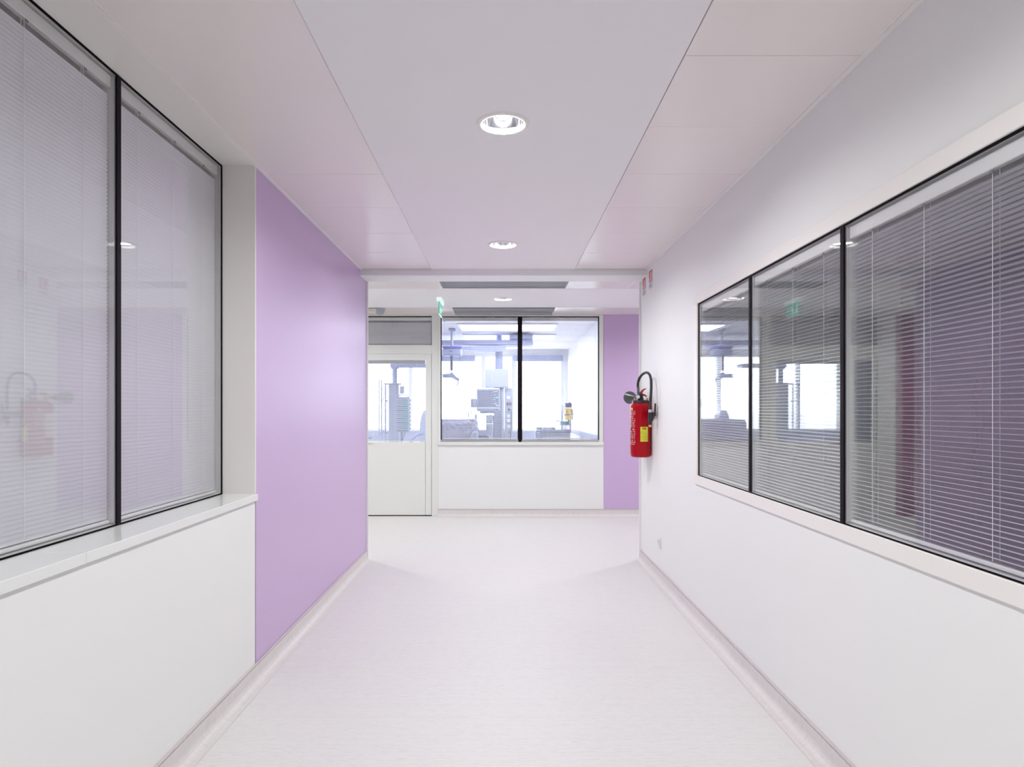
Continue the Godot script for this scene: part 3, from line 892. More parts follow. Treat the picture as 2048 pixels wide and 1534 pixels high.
		# white extinguisher pictogram with hose
		pic.box(Vector3(-0.0059, 0.012, 0.020), Vector3(0.0006, 0.056, 0.022)).box(Vector3(-0.0059, 0.044, 0.020), Vector3(0.0006, 0.012, 0.010)).box(Vector3(-0.0059, 0.054, 0.008), Vector3(0.0006, 0.006, 0.034))
		pic.box(Vector3(-0.0059, 0.034, -0.010), Vector3(0.0006, 0.04, 0.006)).box(Vector3(-0.0059, 0.0, -0.030), Vector3(0.0006, 0.03, 0.018))
		obj("pictogram", pic, M.label_white, s)
		var tx := MB.new()
		var rr := RandomNumberGenerator.new()
		rr.seed = 20 + k
		text_strokes(tx, Vector3(-0.0052, -0.036, -0.048), Vector3(0, 0, 1), Vector3.UP, Vector3.LEFT, 0.092, 4, 0.0095, rr, 0.0045)
		obj("printed_lines", tx, M.sign_blue, s)

func fittings() -> void:
	# socket low on the right wall
	var s := thing("wall_socket", "small white wall socket low on the white corridor wall", "socket", Vector3(XR, 0.287, -5.11))
	obj("plate", MB.new().box(Vector3(-0.005, 0, 0), Vector3(0.010, 0.085, 0.062), 0.003), M.socket_white, s)
	obj("insert", MB.new().box(Vector3(-0.0115, 0.008, 0), Vector3(0.004, 0.044, 0.044), 0.001), M.label_white, s)
	obj("socket_hole", MB.new().box(Vector3(-0.0138, 0.012, 0), Vector3(0.001, 0.012, 0.014)), M.camera_grey, s)
	# exit sign hung from the hall ceiling, its faces turned along the hall
	var e := thing("exit_sign", "green emergency exit sign hanging from the hall ceiling", "exit sign", Vector3(-0.667, CEIL, -7.085))
	obj("housing", MB.new().box(Vector3(0, -0.02, 0), Vector3(0.05, 0.04, 0.33), 0.004), M.exit_white, e)
	var plate := obj("sign_plate", MB.new().box(Vector3(0, -0.105, 0), Vector3(0.008, 0.13, 0.31), 0.001), M.exit_green, e)
	for sd in [-1.0, 1.0]:
		var g := MB.new()
		var X: float = sd * 0.0046
		var ez := Vector3(0, 0, -sd)
		var base := Vector3(X, -0.165, 0)
		var bar := func(z0: float, z1: float, y0: float, y1: float) -> void:
			g.box(base + ez * ((z0 + z1) / 2) + Vector3(0, (y0 + y1) / 2, 0), Vector3(0.0012, y1 - y0, z1 - z0))
		bar.call(-0.125, -0.085, 0.012, 0.108)       # doorway
		bar.call(0.095, 0.130, 0.054, 0.068)         # arrow shaft
		for q in [[[0.080, 0.061], [0.103, 0.086], [0.103, 0.036]], [[-0.03, 0.035], [0.012, 0.078], [0.028, 0.070], [-0.012, 0.030]], [[0.004, 0.046], [0.03, 0.036], [0.044, 0.012], [0.034, 0.010], [0.022, 0.028], [0.0, 0.034]], [[-0.014, 0.034], [-0.03, 0.014], [-0.055, 0.014], [-0.055, 0.022], [-0.034, 0.024], [-0.024, 0.040]], [[0.012, 0.078], [-0.022, 0.074], [-0.038, 0.054], [-0.030, 0.050], [-0.016, 0.065], [0.008, 0.066]], [[0.022, 0.074], [0.036, 0.056], [0.056, 0.054], [0.056, 0.062], [0.042, 0.064], [0.03, 0.078]]]:
			var pts := []
			for p in q:
				pts.append(Vector2(p[0], p[1]))
			g.prism(pts, base - Vector3(sd * 0.0005, 0, 0), Vector3(sd * 0.0011, 0, 0), ez, Vector3.UP)
		g.lathe([Vector2(0.011, 0.0), Vector2(0.011, 0.001)], 16, Transform3D(Basis(Vector3.BACK, PI / 2), base + ez * 0.030 + Vector3(0, 0.094, 0)))
		obj("running_figure", g, M.exit_white, plate)
	obj("bottom_edge", MB.new().box(Vector3(0, -0.172, 0), Vector3(0.010, 0.006, 0.31), 0.001), M.exit_white, e)
	# dome sensor on the hall ceiling above the door
	var c := thing("dome_sensor", "small grey dome sensor on a cream base on ceiling above the glazed door", "sensor", Vector3(-1.47, CEIL, -7.7))
	obj("base", MB.new().box(Vector3(-0.04, -0.028, 0), Vector3(0.11, 0.05, 0.09), 0.008), M.cream, c)
	obj("dome", MB.new().lathe([Vector2(0.001, -0.086), Vector2(0.024, -0.08), Vector2(0.043, -0.062), Vector2(0.052, -0.035), Vector2(0.052, -0.002)], 24, Transform3D(Basis(), Vector3(0.045, 0, 0))), M.camera_grey, c)
	obj("dome_shroud", MB.new().lathe([Vector2(0.055, -0.03), Vector2(0.057, -0.02), Vector2(0.057, -0.001)], 24, Transform3D(Basis(), Vector3(0.045, 0, 0))), M.equipment_white, c)
	# cupboards in the dark side room, seen between the slats
	for i in 4:
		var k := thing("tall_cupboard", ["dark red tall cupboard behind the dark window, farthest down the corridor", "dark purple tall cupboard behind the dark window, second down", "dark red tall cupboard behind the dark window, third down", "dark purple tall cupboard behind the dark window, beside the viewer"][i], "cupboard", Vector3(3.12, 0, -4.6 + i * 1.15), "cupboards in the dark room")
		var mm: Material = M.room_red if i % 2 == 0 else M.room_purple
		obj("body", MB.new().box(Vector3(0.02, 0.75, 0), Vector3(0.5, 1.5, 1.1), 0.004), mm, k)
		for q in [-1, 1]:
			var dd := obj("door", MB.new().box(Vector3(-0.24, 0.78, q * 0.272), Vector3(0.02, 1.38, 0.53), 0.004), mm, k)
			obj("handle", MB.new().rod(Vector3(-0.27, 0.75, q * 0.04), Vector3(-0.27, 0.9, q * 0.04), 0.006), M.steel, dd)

# ------------------------------------------------------------------ treatment room
func box_px(mb: MB, x0: float, x1: float, y0: float, y1: float, d: float, depth: float, bev := 0.004) -> MB:
	# a box whose front face at distance d spans the measured rectangle
	var a := at(x0, y0, d)
	var b := at(x1, y1, d)
	return mb.box(Vector3((a.x + b.x) / 2, (a.y + b.y) / 2, -d - depth / 2), Vector3(absf(b.x - a.x), absf(b.y - a.y), depth), bev)

func treatment_room() -> void:
	# --- service pendant behind the monitor
	var d := 10.2
	var t := thing("service_pendant", "tall grey-lilac ceiling service pendant behind the patient monitor", "pendant", Vector3.ZERO, "ceiling service pendants")
	obj("column", MB.new().rod(at(998, 742, d + 0.2), Vector3(at(998, 0, d + 0.2).x, CEIL, -d - 0.2), 0.058, -1, 20), M.equipment_lilac, t)
	obj("ceiling_rail", box_px(MB.new(), 760, 1066, 680.5, 690, d, 0.35, 0.01), M.equipment_lilac, t)
	obj("rail_carriage", box_px(MB.new(), 1019, 1066, 669, 677, d - 0.1, 0.3, 0.006).span(0.2, 0.36, 2.3, CEIL, d + 0.0, d + 0.14), M.equipment_lilac, t)
	var ar := MB.new()
	var pts := []
	for q in [[925, 694], [960, 692], [1012, 690], [1012, 698], [1000, 703], [975, 702], [926, 700]]:
		var p := at(q[0], q[1], d - 0.05)
		pts.append(Vector2(p.x, p.y))
	ar.prism(pts, Vector3(0, 0, -d + 0.05), Vector3(0, 0, -0.16), Vector3.RIGHT, Vector3.UP)
	obj("swing_arm", ar, M.equipment_lilac, t)
	obj("upper_box", box_px(MB.new(), 971, 1017, 738, 775, d - 0.1, 0.22, 0.006), M.equipment_white, t)
	obj("tower", box_px(MB.new(), 988, 1008, 775, 884, d - 0.02, 0.2, 0.008), M.equipment_grey, t)
	obj("tower_edge", box_px(MB.new(), 1003, 1007, 777, 884, d - 0.06, 0.05, 0.004), M.equipment_white, t)
	var side := obj("outlet_panel", box_px(MB.new(), 1009, 1025, 776, 880, d - 0.04, 0.2, 0.006), M.equipment_white, t)
	for q in [[1015, 807], [1020.5, 807]]:
		obj("red_socket", box_px(MB.new(), q[0] - 1.7, q[0] + 1.7, 804.5, 810, d - 0.06, 0.03, 0.002), M.socket_red, side)
	for q in [[1017, 795], [1017, 832], [1017, 841], [1018, 853]]:
		obj("outlet", box_px(MB.new(), q[0] - 3, q[0] + 3, q[1] - 3, q[1] + 3, d - 0.055, 0.03, 0.003), M.socket_white, side)
	for y in [824, 847]:
		obj("panel_joint", box_px(MB.new(), 1009, 1025, y, y + 0.5, d - 0.043, 0.02, 0.0), M.equipment_grey, side)
	obj("plug", box_px(MB.new(), 1016, 1019.5, 816.5, 821.5, d - 0.08, 0.05, 0.003), M.black_plastic, side)
	obj("plug_cable", MB.new().tube([at(1019, 818.5, d - 0.07), at(1022, 820, d - 0.09), at(1023, 826, d - 0.09), at(1022.5, 845, d - 0.09), at(1021.5, 862, d - 0.09), at(1020.5, 880, d - 0.09)], 0.004, 6), M.black_rubber, side)
	obj("round_outlet", MB.new().lathe([Vector2(0.026, 0), Vector2(0.026, 0.02)], 20, Transform3D(Basis(Vector3.RIGHT, PI / 2), at(1019, 865, d - 0.05))), M.equipment_grey, side)
	# gas cupboard doors with dials
	for k in 2:
		var y0: float = [830.0, 848.0][k]
		var g := obj("gas_box", box_px(MB.new(), 972, 985.5, y0, [847.3, 872.5][k], d - 0.18, 0.2, 0.005), M.equipment_white, t)
		var dp: Vector3 = at([981, 975.5][k], [842, 854][k], d - 0.18)
		obj("dial", MB.new().lathe([Vector2(0.016, -0.005), Vector2(0.016, 0.014), Vector2(0.010, 0.02)], 18, Transform3D(Basis(Vector3.RIGHT, PI / 2), dp)), M.chrome, g)
		obj("dial_stem", MB.new().rod(dp + Vector3(0, 0, 0.015), dp + Vector3(0, 0, 0.045), 0.005), M.brown, g)
	obj("hose_bracket", box_px(MB.new(), 985.5, 988, 832, 840, d - 0.16, 0.1, 0.002), M.cart_grey, t)
	obj("pole", MB.new().rod(at(987, 830, d - 0.12), at(987, 884, d - 0.12), 0.008), M.equipment_grey, t)
	obj("ventilation_outlets", box_px(MB.new(), 990, 1003, 775, 779, d - 0.05, 0.05, 0.002), M.cart_grey, t)
	# --- patient monitor
	d = 9.65
	var m := thing("patient_monitor", "patient monitor with blue screen on the pendant arm", "monitor", Vector3.ZERO)
	obj("case", box_px(MB.new(), 953.5, 1000.5, 776.5, 823, d, 0.16, 0.014), M.equipment_white, m)
	var sc := obj("screen", box_px(MB.new(), 956, 996.5, 780.5, 814.5, d - 0.004, 0.01, 0.001), M.screen_blue, m)
	var rr := RandomNumberGenerator.new()
	rr.seed = 8
	var marks := {"screen_white": MB.new(), "screen_green": MB.new(), "screen_red": MB.new()}
	for q in [[986.5, 783.5, 5, 0.8, "screen_white"], [992, 782.5, 3, 1.4, "screen_white"], [987.5, 789.3, 5, 0.7, "screen_white"], [988, 795.5, 3, 1.6, "screen_green"], [992, 795.0, 4, 2.6, "screen_green"], [986.5, 799.3, 4, 0.7, "screen_white"], [988, 802.5, 7, 1.0, "screen_red"], [986.5, 791.5, 5, 0.5, "screen_red"], [986.5, 807.3, 4, 0.7, "screen_white"], [991.5, 808, 1.0, 5.0, "screen_white"], [993.2, 811, 3.2, 2.0, "screen_white"], [958, 797, 26, 0.3, "screen_red"]]:
		box_px(marks[q[4]], q[0], q[0] + q[2], q[1] - q[3] / 2, q[1] + q[3] / 2, d - 0.0055, 0.002, 0.0)
	for k in marks:
		obj("screen_readout", marks[k], M[k], sc)
	obj("softkey_bar", box_px(MB.new(), 956, 997, 814.8, 816.2, d - 0.006, 0.008, 0.001), M.screen_white, m)
	obj("control_strip", box_px(MB.new(), 956.5, 997, 816.8, 821.5, d - 0.006, 0.02, 0.003), M.equipment_lilac, m)
	obj("knob", MB.new().lathe([Vector2(0.012, 0), Vector2(0.012, 0.012), Vector2(0.009, 0.016)], 18, Transform3D(Basis(Vector3.RIGHT, PI / 2), at(994, 819, d - 0.006))), M.cart_grey, m)
	var md := obj("module_rack", box_px(MB.new(), 941.5, 953.5, 797.5, 815, d + 0.02, 0.12, 0.008), M.equipment_white, m)
	for i in 4:
		obj("module_port", box_px(MB.new(), 942.3, 945.5, 799 + i * 3.8, 801.6 + i * 3.8, d + 0.012, 0.02, 0.002), M.cart_grey, md)
	obj("bottom_housing", box_px(MB.new(), 959, 990, 823, 826.5, d + 0.03, 0.1, 0.01), M.equipment_white, m)
	obj("cable", MB.new().tube([at(953, 815.5, d), at(949, 819, d), at(949, 825, d), at(953, 828.5, d), at(958, 828, d), at(963, 825, d)], 0.003, 6).tube([at(970, 824, d), at(975, 827.5, d), at(981, 830, d), at(987, 828, d), at(990, 825, d)], 0.004, 6), M.black_rubber, m)
	# --- patient hoist
	d = 9.5
	var h := thing("patient_hoist", "blue-banded patient hoist with strap and hanger bar under ceiling rail", "hoist", Vector3.ZERO)
	obj("motor_case", box_px(MB.new(), 885, 923, 696.5, 711, d, 0.2, 0.02), M.equipment_lilac, h)
	obj("top_band", box_px(MB.new(), 884.5, 924, 691.5, 696.5, d - 0.005, 0.21, 0.008), M.hoist_blue, h)
	obj("case_mark", box_px(MB.new(), 898, 905, 701, 702, d - 0.002, 0.004, 0.0).box(at(901.5, 703, d - 0.002), Vector3(0.048, 0.007, 0.004)), M.hoist_blue, h)
	obj("rail_hanger", MB.new().rod(at(904, 692, d + 0.1), Vector3(at(904, 0, d + 0.1).x, CEIL, -d - 0.1), 0.02).lathe([Vector2(0.05, 0), Vector2(0.05, 0.04)], 20, Transform3D(Basis(), Vector3(at(904, 0, d + 0.1).x, CEIL - 0.04, -d - 0.1))), M.equipment_grey, h)
	obj("strap", box_px(MB.new(), 900.5, 905.5, 711, 741, d + 0.06, 0.01, 0.001), M.webbing, h)
	var hb := []
	for q in [[885, 748.5], [900, 747], [902, 745], [904.5, 745], [907, 748], [915, 755], [919, 757], [917.5, 762], [913, 761], [903, 755.5], [885, 755]]:
		var p := at(q[0], q[1], d + 0.05)
		hb.append(Vector2(p.x, p.y))
	obj("hanger_bar", MB.new().prism(hb, Vector3(0, 0, -d - 0.04), Vector3(0, 0, -0.05), Vector3.RIGHT, Vector3.UP), M.equipment_lilac, h)
	obj("strap_clevis", MB.new().rod(at(903, 740, d + 0.06), at(903, 747, d + 0.06), 0.008), M.steel, h)
	obj("hook", MB.new().tube([at(917, 761, d + 0.06), at(916, 767, d + 0.06), at(914, 771, d + 0.06)], 0.008, 8).tube([at(886, 748, d + 0.06), at(882.5, 750, d + 0.06), at(882, 754, d + 0.06), at(885, 756, d + 0.06)], 0.006, 8), M.equipment_lilac, h)
	obj("pendant_cord", MB.new().tube([at(920.5, 711, d), at(919.5, 718, d), at(920.5, 730, d), at(920.5, 745, d), at(919.5, 752, d), at(917, 755, d + 0.04)], 0.004, 6), M.webbing, h)
	# --- ceiling camera seen above the hoist
	var cm := thing("ceiling_box", "small grey box on the treatment room ceiling above the hoist", "sensor", at(905, 667, 10.8))
	obj("case", MB.new().box(Vector3(0, 0.03, 0), Vector3(0.085, 0.07, 0.08), 0.006), M.equipment_grey, cm)
	obj("mounting_stem", MB.new().rod(Vector3(0, 0.05, 0), Vector3(0, CEIL - cm.position.y, 0), 0.012), M.equipment_grey, cm)
	# --- draped bed end
	draped_bed()
	# --- drip stand with loop hooks
	d = 10.6
	var iv := thing("drip_stand", "drip stand with ring-shaped hooks behind the draped bed", "stand", Vector3.ZERO)
	var top := at(938, 838, d)
	obj("pole", MB.new().rod(Vector3(top.x, 0.03, -d), top, 0.010), M.equipment_white, iv)
	var ring := []
	for i in 25:
		var a := TAU * i / 24.0
		ring.append(at(937, 825, d) + Vector3(0.052 * cos(a), 0.026 * sin(a), 0.03 * sin(a)))
	obj("hook_ring", MB.new().tube(ring, 0.006, 8).rod(top, at(937, 821, d), 0.006), M.equipment_lilac, iv)
	obj("side_hook", MB.new().tube([at(938, 832, d), at(942, 829.5, d), at(946, 831, d), at(947, 833, d)], 0.005, 6).tube([at(938, 832, d), at(934, 830, d), at(931.5, 832, d), at(932, 835, d)], 0.005, 6), M.webbing, iv)
	obj("base", MB.new().lathe([Vector2(0.2, 0.0), Vector2(0.2, 0.02), Vector2(0.03, 0.04)], 5), M.equipment_grey, iv).position = Vector3(top.x, 0.0, -d)
	# --- low equipment between bed and pendant
	var lo := thing("equipment_trolley", "low grey-blue equipment trolley between draped bed and pendant", "trolley", Vector3(-0.33, 0, -11.25))
	obj("top_tray", MB.new().box(Vector3(0, 0.93, 0), Vector3(0.22, 0.10, 0.4), 0.01), M.equipment_grey, lo)
	obj("body", MB.new().box(Vector3(0, 0.52, 0), Vector3(0.2, 0.70, 0.36), 0.01), M.cart_grey, lo)
	for q in [[-1, -1], [1, -1], [-1, 1], [1, 1]]:
		obj("wheel", MB.new().lathe([Vector2(0.04, -0.012), Vector2(0.045, 0.0), Vector2(0.04, 0.012)], 16, Transform3D(Basis(Vector3.BACK, PI / 2), Vector3(q[0] * 0.08, 0.045, q[1] * 0.14))), M.black_rubber, lo)
		obj("leg", MB.new().rod(Vector3(q[0] * 0.08, 0.05, q[1] * 0.14), Vector3(q[0] * 0.08, 0.18, q[1] * 0.14), 0.012), M.steel, lo)
	# --- supply cart and what stands on it
	supply_cart()
	# --- pump tower behind the door
	pump_tower()

func draped_bed() -> void:
	var t := thing("draped_bed", "raised hospital bed end draped with a creased lilac sheet", "bed", Vector3.ZERO)
	var a := at(868, 839.5, 9.4)
	var x0 := -1.02
	var x1 := at(948, 0, 9.4).x
	var top := a.y
	# sheet: closed body with folds on the front and the right side
	var nz := FastNoiseLite.new()
	nz.seed = 4
	nz.frequency = 1.0
	var mb := MB.new()
	var nx := 60
	var ny := 40
	var zf := -9.4
	var P := func(u: float, w: float) -> Vector3:
		# u along the front and round the right corner, w down
		var L := x1 - x0
		var y := top - w * 0.66
		var bulge := 0.03 * sin(PI * minf(w * 1.5, 1.0))
		var k := smoothstep(0.45, 0.8, u)
		var fold := 0.028 * k * sin(26.0 * (w + 0.55 * u * u) + 2.0 * nz.get_noise_2d(u * 3.0, w * 3.0)) + 0.012 * nz.get_noise_2d(u * 14.0, w * 9.0)
		if u <= 0.8:
			return Vector3(x0 + L * u / 0.8 + 0.02 * k * sin(9.0 * w), y, zf + bulge * 0.3 + fold - 0.04 * (1.0 - smoothstep(0.0, 0.1, w)))
		var q := (u - 0.8) / 0.2
		return Vector3(x1 + fold + 0.02 * sin(9.0 * w) - 0.03 * (1.0 - smoothstep(0.0, 0.12, w)), y, zf - q * 0.8 - 0.02 + fold * 0.0)
	for i in nx:
		for j in ny:
			var q := []
			for k in [[0, 0], [1, 0], [1, 1], [0, 1]]:
				var u: float = float(i + k[0]) / nx
				var w: float = float(j + k[1]) / ny
				var p: Vector3 = P.call(u, w)
				var du: Vector3 = P.call(minf(u + 0.004, 1.0), w) - P.call(maxf(u - 0.004, 0.0), w)
				var dw: Vector3 = P.call(u, minf(w + 0.004, 1.0)) - P.call(u, maxf(w - 0.004, 0.0))
				var m := dw.cross(du).normalized()
				if m.dot(Vector3(0.5, 0.1, 1.0)) < 0.0:
					m = -m
				q.append([p, m])
			mb.tri(q[0][0], q[1][0], q[2][0], q[0][1], q[1][1], q[2][1])
			mb.tri(q[0][0], q[2][0], q[3][0], q[0][1], q[2][1], q[3][1])
	obj("sheet", mb, M.linen, t)
	obj("mattress_block", MB.new().box(Vector3((x0 + x1) / 2 - 0.02, top - 0.30, zf - 0.46), Vector3(x1 - x0 - 0.1, 0.58, 0.76), 0.03), M.linen, t)
	obj("top_fold", MB.new().box(Vector3((x0 + x1) / 2, top - 0.012, zf - 0.42), Vector3(x1 - x0 - 0.04, 0.03, 0.78), 0.012), M.linen, t)
	obj("bed_base", MB.new().box(Vector3((x0 + x1) / 2, 0.32, zf - 0.45), Vector3(0.45, 0.4, 0.6), 0.02), M.equipment_grey, t)
	obj("foot_plate", MB.new().box(Vector3((x0 + x1) / 2, 0.06, zf - 0.45), Vector3(0.52, 0.12, 0.7), 0.02), M.cart_grey, t)
	obj("printed_mark", box_px(MB.new(), 906.5, 907.6, 850, 855, 9.34, 0.03, 0.0).box(at(908, 854.5, 9.345), Vector3(0.02, 0.008, 0.03)).box(at(914.5, 854, 9.345), Vector3(0.028, 0.012, 0.03)), M.cart_grey, t)
	obj("side_rail", MB.new().tube([at(945, 884, 9.35), at(944, 872, 9.35), at(947, 866, 9.35), at(951, 864.5, 9.35), at(954, 867, 9.35), at(954, 884, 9.35)], 0.022, 10), M.equipment_white, t)
	obj("head_board", box_px(MB.new(), 949, 954, 828, 884, 10.25, 0.04, 0.01).box(Vector3(-0.5, 0.72, -10.15), Vector3(0.3, 0.08, 0.14), 0.01), M.equipment_white, t)

func supply_cart() -> void:
	var d := 10.5
	var s := thing("supply_cart", "grey drawer cart against the treatment room side wall", "cart", Vector3.ZERO)
	var l := at(1083, 0, d).x
	var r := at(1142, 0, d).x
	obj("worktop", MB.new().span(l, r, at(0, 865, d).y, at(0, 859.5, d).y, d, d + 0.5, 0.008), M.cart_grey, s)
	obj("body", MB.new().span(l + 0.01, r - 0.01, 0.12, at(0, 865, d).y, d + 0.015, d + 0.49, 0.004), M.cart_light, s)
	var y := at(0, 865.5, d).y
	for i in 4:
		var hh: float = [0.036, 0.075, 0.2, 0.3][i]
		var dr := obj("drawer", MB.new().span(l + 0.025, r - 0.02, y - hh + 0.006, y, d - 0.002, d + 0.02, 0.003), M.cart_light, s)
		obj("handle", MB.new().span(l + 0.03, r - 0.025, y - 0.008, y - 0.001, d - 0.016, d - 0.002, 0.002), M.cart_grey, dr)
		y -= hh
	for q in [[0, 0], [1, 0], [0, 1], [1, 1]]:
		obj("caster", MB.new().lathe([Vector2(0.05, -0.014), Vector2(0.058, 0.0), Vector2(0.05, 0.014)], 16, Transform3D(Basis(Vector3.BACK, PI / 2), Vector3(lerpf(l + 0.05, r - 0.05, q[0]), 0.058, -d - 0.08 - 0.34 * q[1]))), M.black_rubber, s)
	var ra := thing("cart_rack", "two-post rack with a small shelf standing on the drawer cart", "rack", Vector3.ZERO)
	obj("post", box_px(MB.new(), 1139.2, 1142, 838, 859.5, d + 0.04, 0.03, 0.004), M.equipment_lilac, ra)
	obj("post", box_px(MB.new(), 1123, 1125.2, 820, 858.5, d + 0.3, 0.03, 0.004), M.equipment_lilac, ra)
	obj("shelf", MB.new().span(at(1121, 0, d).x, at(1142, 0, d).x, at(0, 851, d).y, at(0, 850, d).y, d + 0.03, d + 0.34, 0.001), M.equipment_white, ra)
	# hanging bag of blue dressings on the cart's side
	var b := thing("dressing_bag", "white bag with blue marks hanging at the end of the drawer cart", "bag", Vector3.ZERO)
	obj("bag", box_px(MB.new(), 1071, 1083, 861, 884, d + 0.02, 0.3, 0.02), M.equipment_white, b)
	var bm := MB.new()
	var rr := RandomNumberGenerator.new()
	rr.seed = 17
	for i in 12:
		box_px(bm, 1072.5 + (i % 3) * 3.4, 1074.5 + (i % 3) * 3.4 + rr.randf(), 866 + (i / 3) * 3.6 + rr.randf(), 867.4 + (i / 3) * 3.6 + rr.randf(), d + 0.016, 0.008, 0.001)
	obj("blue_print", bm, M.hoist_blue, b)
	obj("rim", box_px(MB.new(), 1070.5, 1083, 861, 862, d + 0.01, 0.32, 0.002).box(at(1071.2, 873, d + 0.02), Vector3(0.008, 0.19, 0.01)), M.equipment_lilac, b)
	# trays and linen on top
	var tr := thing("instrument_tray", "flat dark tray lying on top of the drawer cart", "tray", Vector3(at(1091.5, 0, d + 0.25).x, at(0, 859.4, d).y, -d - 0.28))
	obj("tray_floor", MB.new().box(Vector3(0, 0.005, 0), Vector3(0.30, 0.008, 0.24), 0.002), M.cart_grey, tr)
	var rim := MB.new()
	for q in [-1, 1]:
		rim.box(Vector3(q * 0.148, 0.014, 0), Vector3(0.006, 0.024, 0.24), 0.002)
		rim.box(Vector3(0, 0.014, q * 0.118), Vector3(0.29, 0.024, 0.006), 0.002)
	obj("rim", rim, M.cart_grey, tr)
	var fo := thing("folded_towel", "white folded towel in front of the tray on the drawer cart", "towel", Vector3(at(1094, 0, d).x, at(0, 859.4, d).y, -d - 0.07))
	for i in 3:
		obj("fold", MB.new().box(Vector3(0.004 * i, 0.008 + 0.011 * i, 0), Vector3(0.16 - 0.012 * i, 0.012, 0.1), 0.005), M.equipment_white, fo)
	# teal box on the shelf
	var tb := thing("teal_case", "teal plastic box on the drawer cart's small shelf", "box", Vector3.ZERO)
	obj("case", box_px(MB.new(), 1121.7, 1138.5, 844, 850, d + 0.06, 0.2, 0.004), M.teal, tb)
	obj("lid", box_px(MB.new(), 1121.2, 1139, 842.8, 844.2, d + 0.055, 0.21, 0.003), M.cart_grey, tb)
	obj("latch", box_px(MB.new(), 1136, 1138, 846.5, 848.5, d + 0.05, 0.01, 0.001), M.black_plastic, tb)
	# yellow sharps bin strapped to a post
	var yb := thing("sharps_bin", "yellow sharps bin with navy lid strapped above the drawer cart", "bin", Vector3.ZERO)
	var c := at(1137, 839.5, d + 0.02)
	obj("bin_body", MB.new().lathe([Vector2(0.042, 0.0), Vector2(0.046, 0.006), Vector2(0.054, 0.165), Vector2(0.055, 0.18)], 24), M.bin_yellow, yb).position = c + Vector3(-0.004, 0, 0)
	obj("white_rim", MB.new().lathe([Vector2(0.056, 0.178), Vector2(0.057, 0.19), Vector2(0.052, 0.196)], 24), M.label_white, yb).position = c + Vector3(-0.004, 0, 0)
	obj("lid", MB.new().lathe([Vector2(0.050, 0.196), Vector2(0.054, 0.20), Vector2(0.054, 0.258), Vector2(0.048, 0.264)], 24).rod(Vector3(0.02, 0.262, 0), Vector3(0.02, 0.278, 0), 0.014), M.bin_lid, yb).position = c + Vector3(-0.002, 0, 0)
	obj("strap", MB.new().lathe([Vector2(0.0525, 0.072), Vector2(0.0535, 0.09)], 24, Transform3D(Basis(Vector3.BACK, 0.09), Vector3.ZERO), false).box(Vector3(0.066, 0.091, 0), Vector3(0.03, 0.022, 0.02), 0.002), M.brown, yb).position = c + Vector3(-0.004, 0, 0)
	obj("holder_plate", MB.new().box(c + Vector3(0.058, 0.085, 0.0), Vector3(0.014, 0.16, 0.06), 0.003), M.brown, yb)
	obj("warning_mark", MB.new().box(c + Vector3(-0.028, 0.135, 0.048), Vector3(0.02, 0.02, 0.004), 0.0, Basis(Vector3.UP, -0.5)).box(c + Vector3(-0.028, 0.113, 0.046), Vector3(0.028, 0.005, 0.004), 0.0, Basis(Vector3.UP, -0.5)), M.teal, yb)
	obj("foot_bracket", MB.new().rod(c + Vector3(0, 0.002, 0), Vector3(c.x, at(0, 843, d).y, c.z), 0.01), M.black_plastic, yb)
	# wire rack and stacked papers at the back of the cart
	var wr := thing("wire_rack", "small upright wire rack standing on the drawer cart", "rack", Vector3.ZERO)
	var wm := MB.new()
	for x in [1116.5, 1119.5, 1122.5, 1125.0, 1127.5]:
		wm.rod(at(x, 824.5, d + 0.38), at(x, 812, d + 0.38), 0.003, -1, 6)
	obj("upright_wires", wm, M.equipment_lilac, wr)
	obj("cross_bars", MB.new().rod(at(1116, 824.5, d + 0.38), at(1128, 824.5, d + 0.38), 0.004, -1, 6).rod(at(1116, 812, d + 0.38), at(1128, 812, d + 0.38), 0.003, -1, 6).rod(at(1124, 824, d + 0.38), at(1124, 857.5, d + 0.38), 0.005, -1, 8), M.equipment_lilac, wr)
	var pp := thing("paper_stack", "small stack of printed papers on the drawer cart", "papers", Vector3.ZERO)
	for i in 4:
		obj("sheet", MB.new().box(at(1115.5 + 0.3 * (i % 2), 841 - 1.8 * i, d + 0.26), Vector3(0.085, 0.008, 0.10), 0.001), M.equipment_white, pp)
	obj("holder", box_px(MB.new(), 1110.5, 1120.5, 841.8, 843, d + 0.2, 0.14, 0.002).rod(at(1115, 843, d + 0.26), at(1115, 858.5, d + 0.26), 0.004), M.equipment_white, pp)

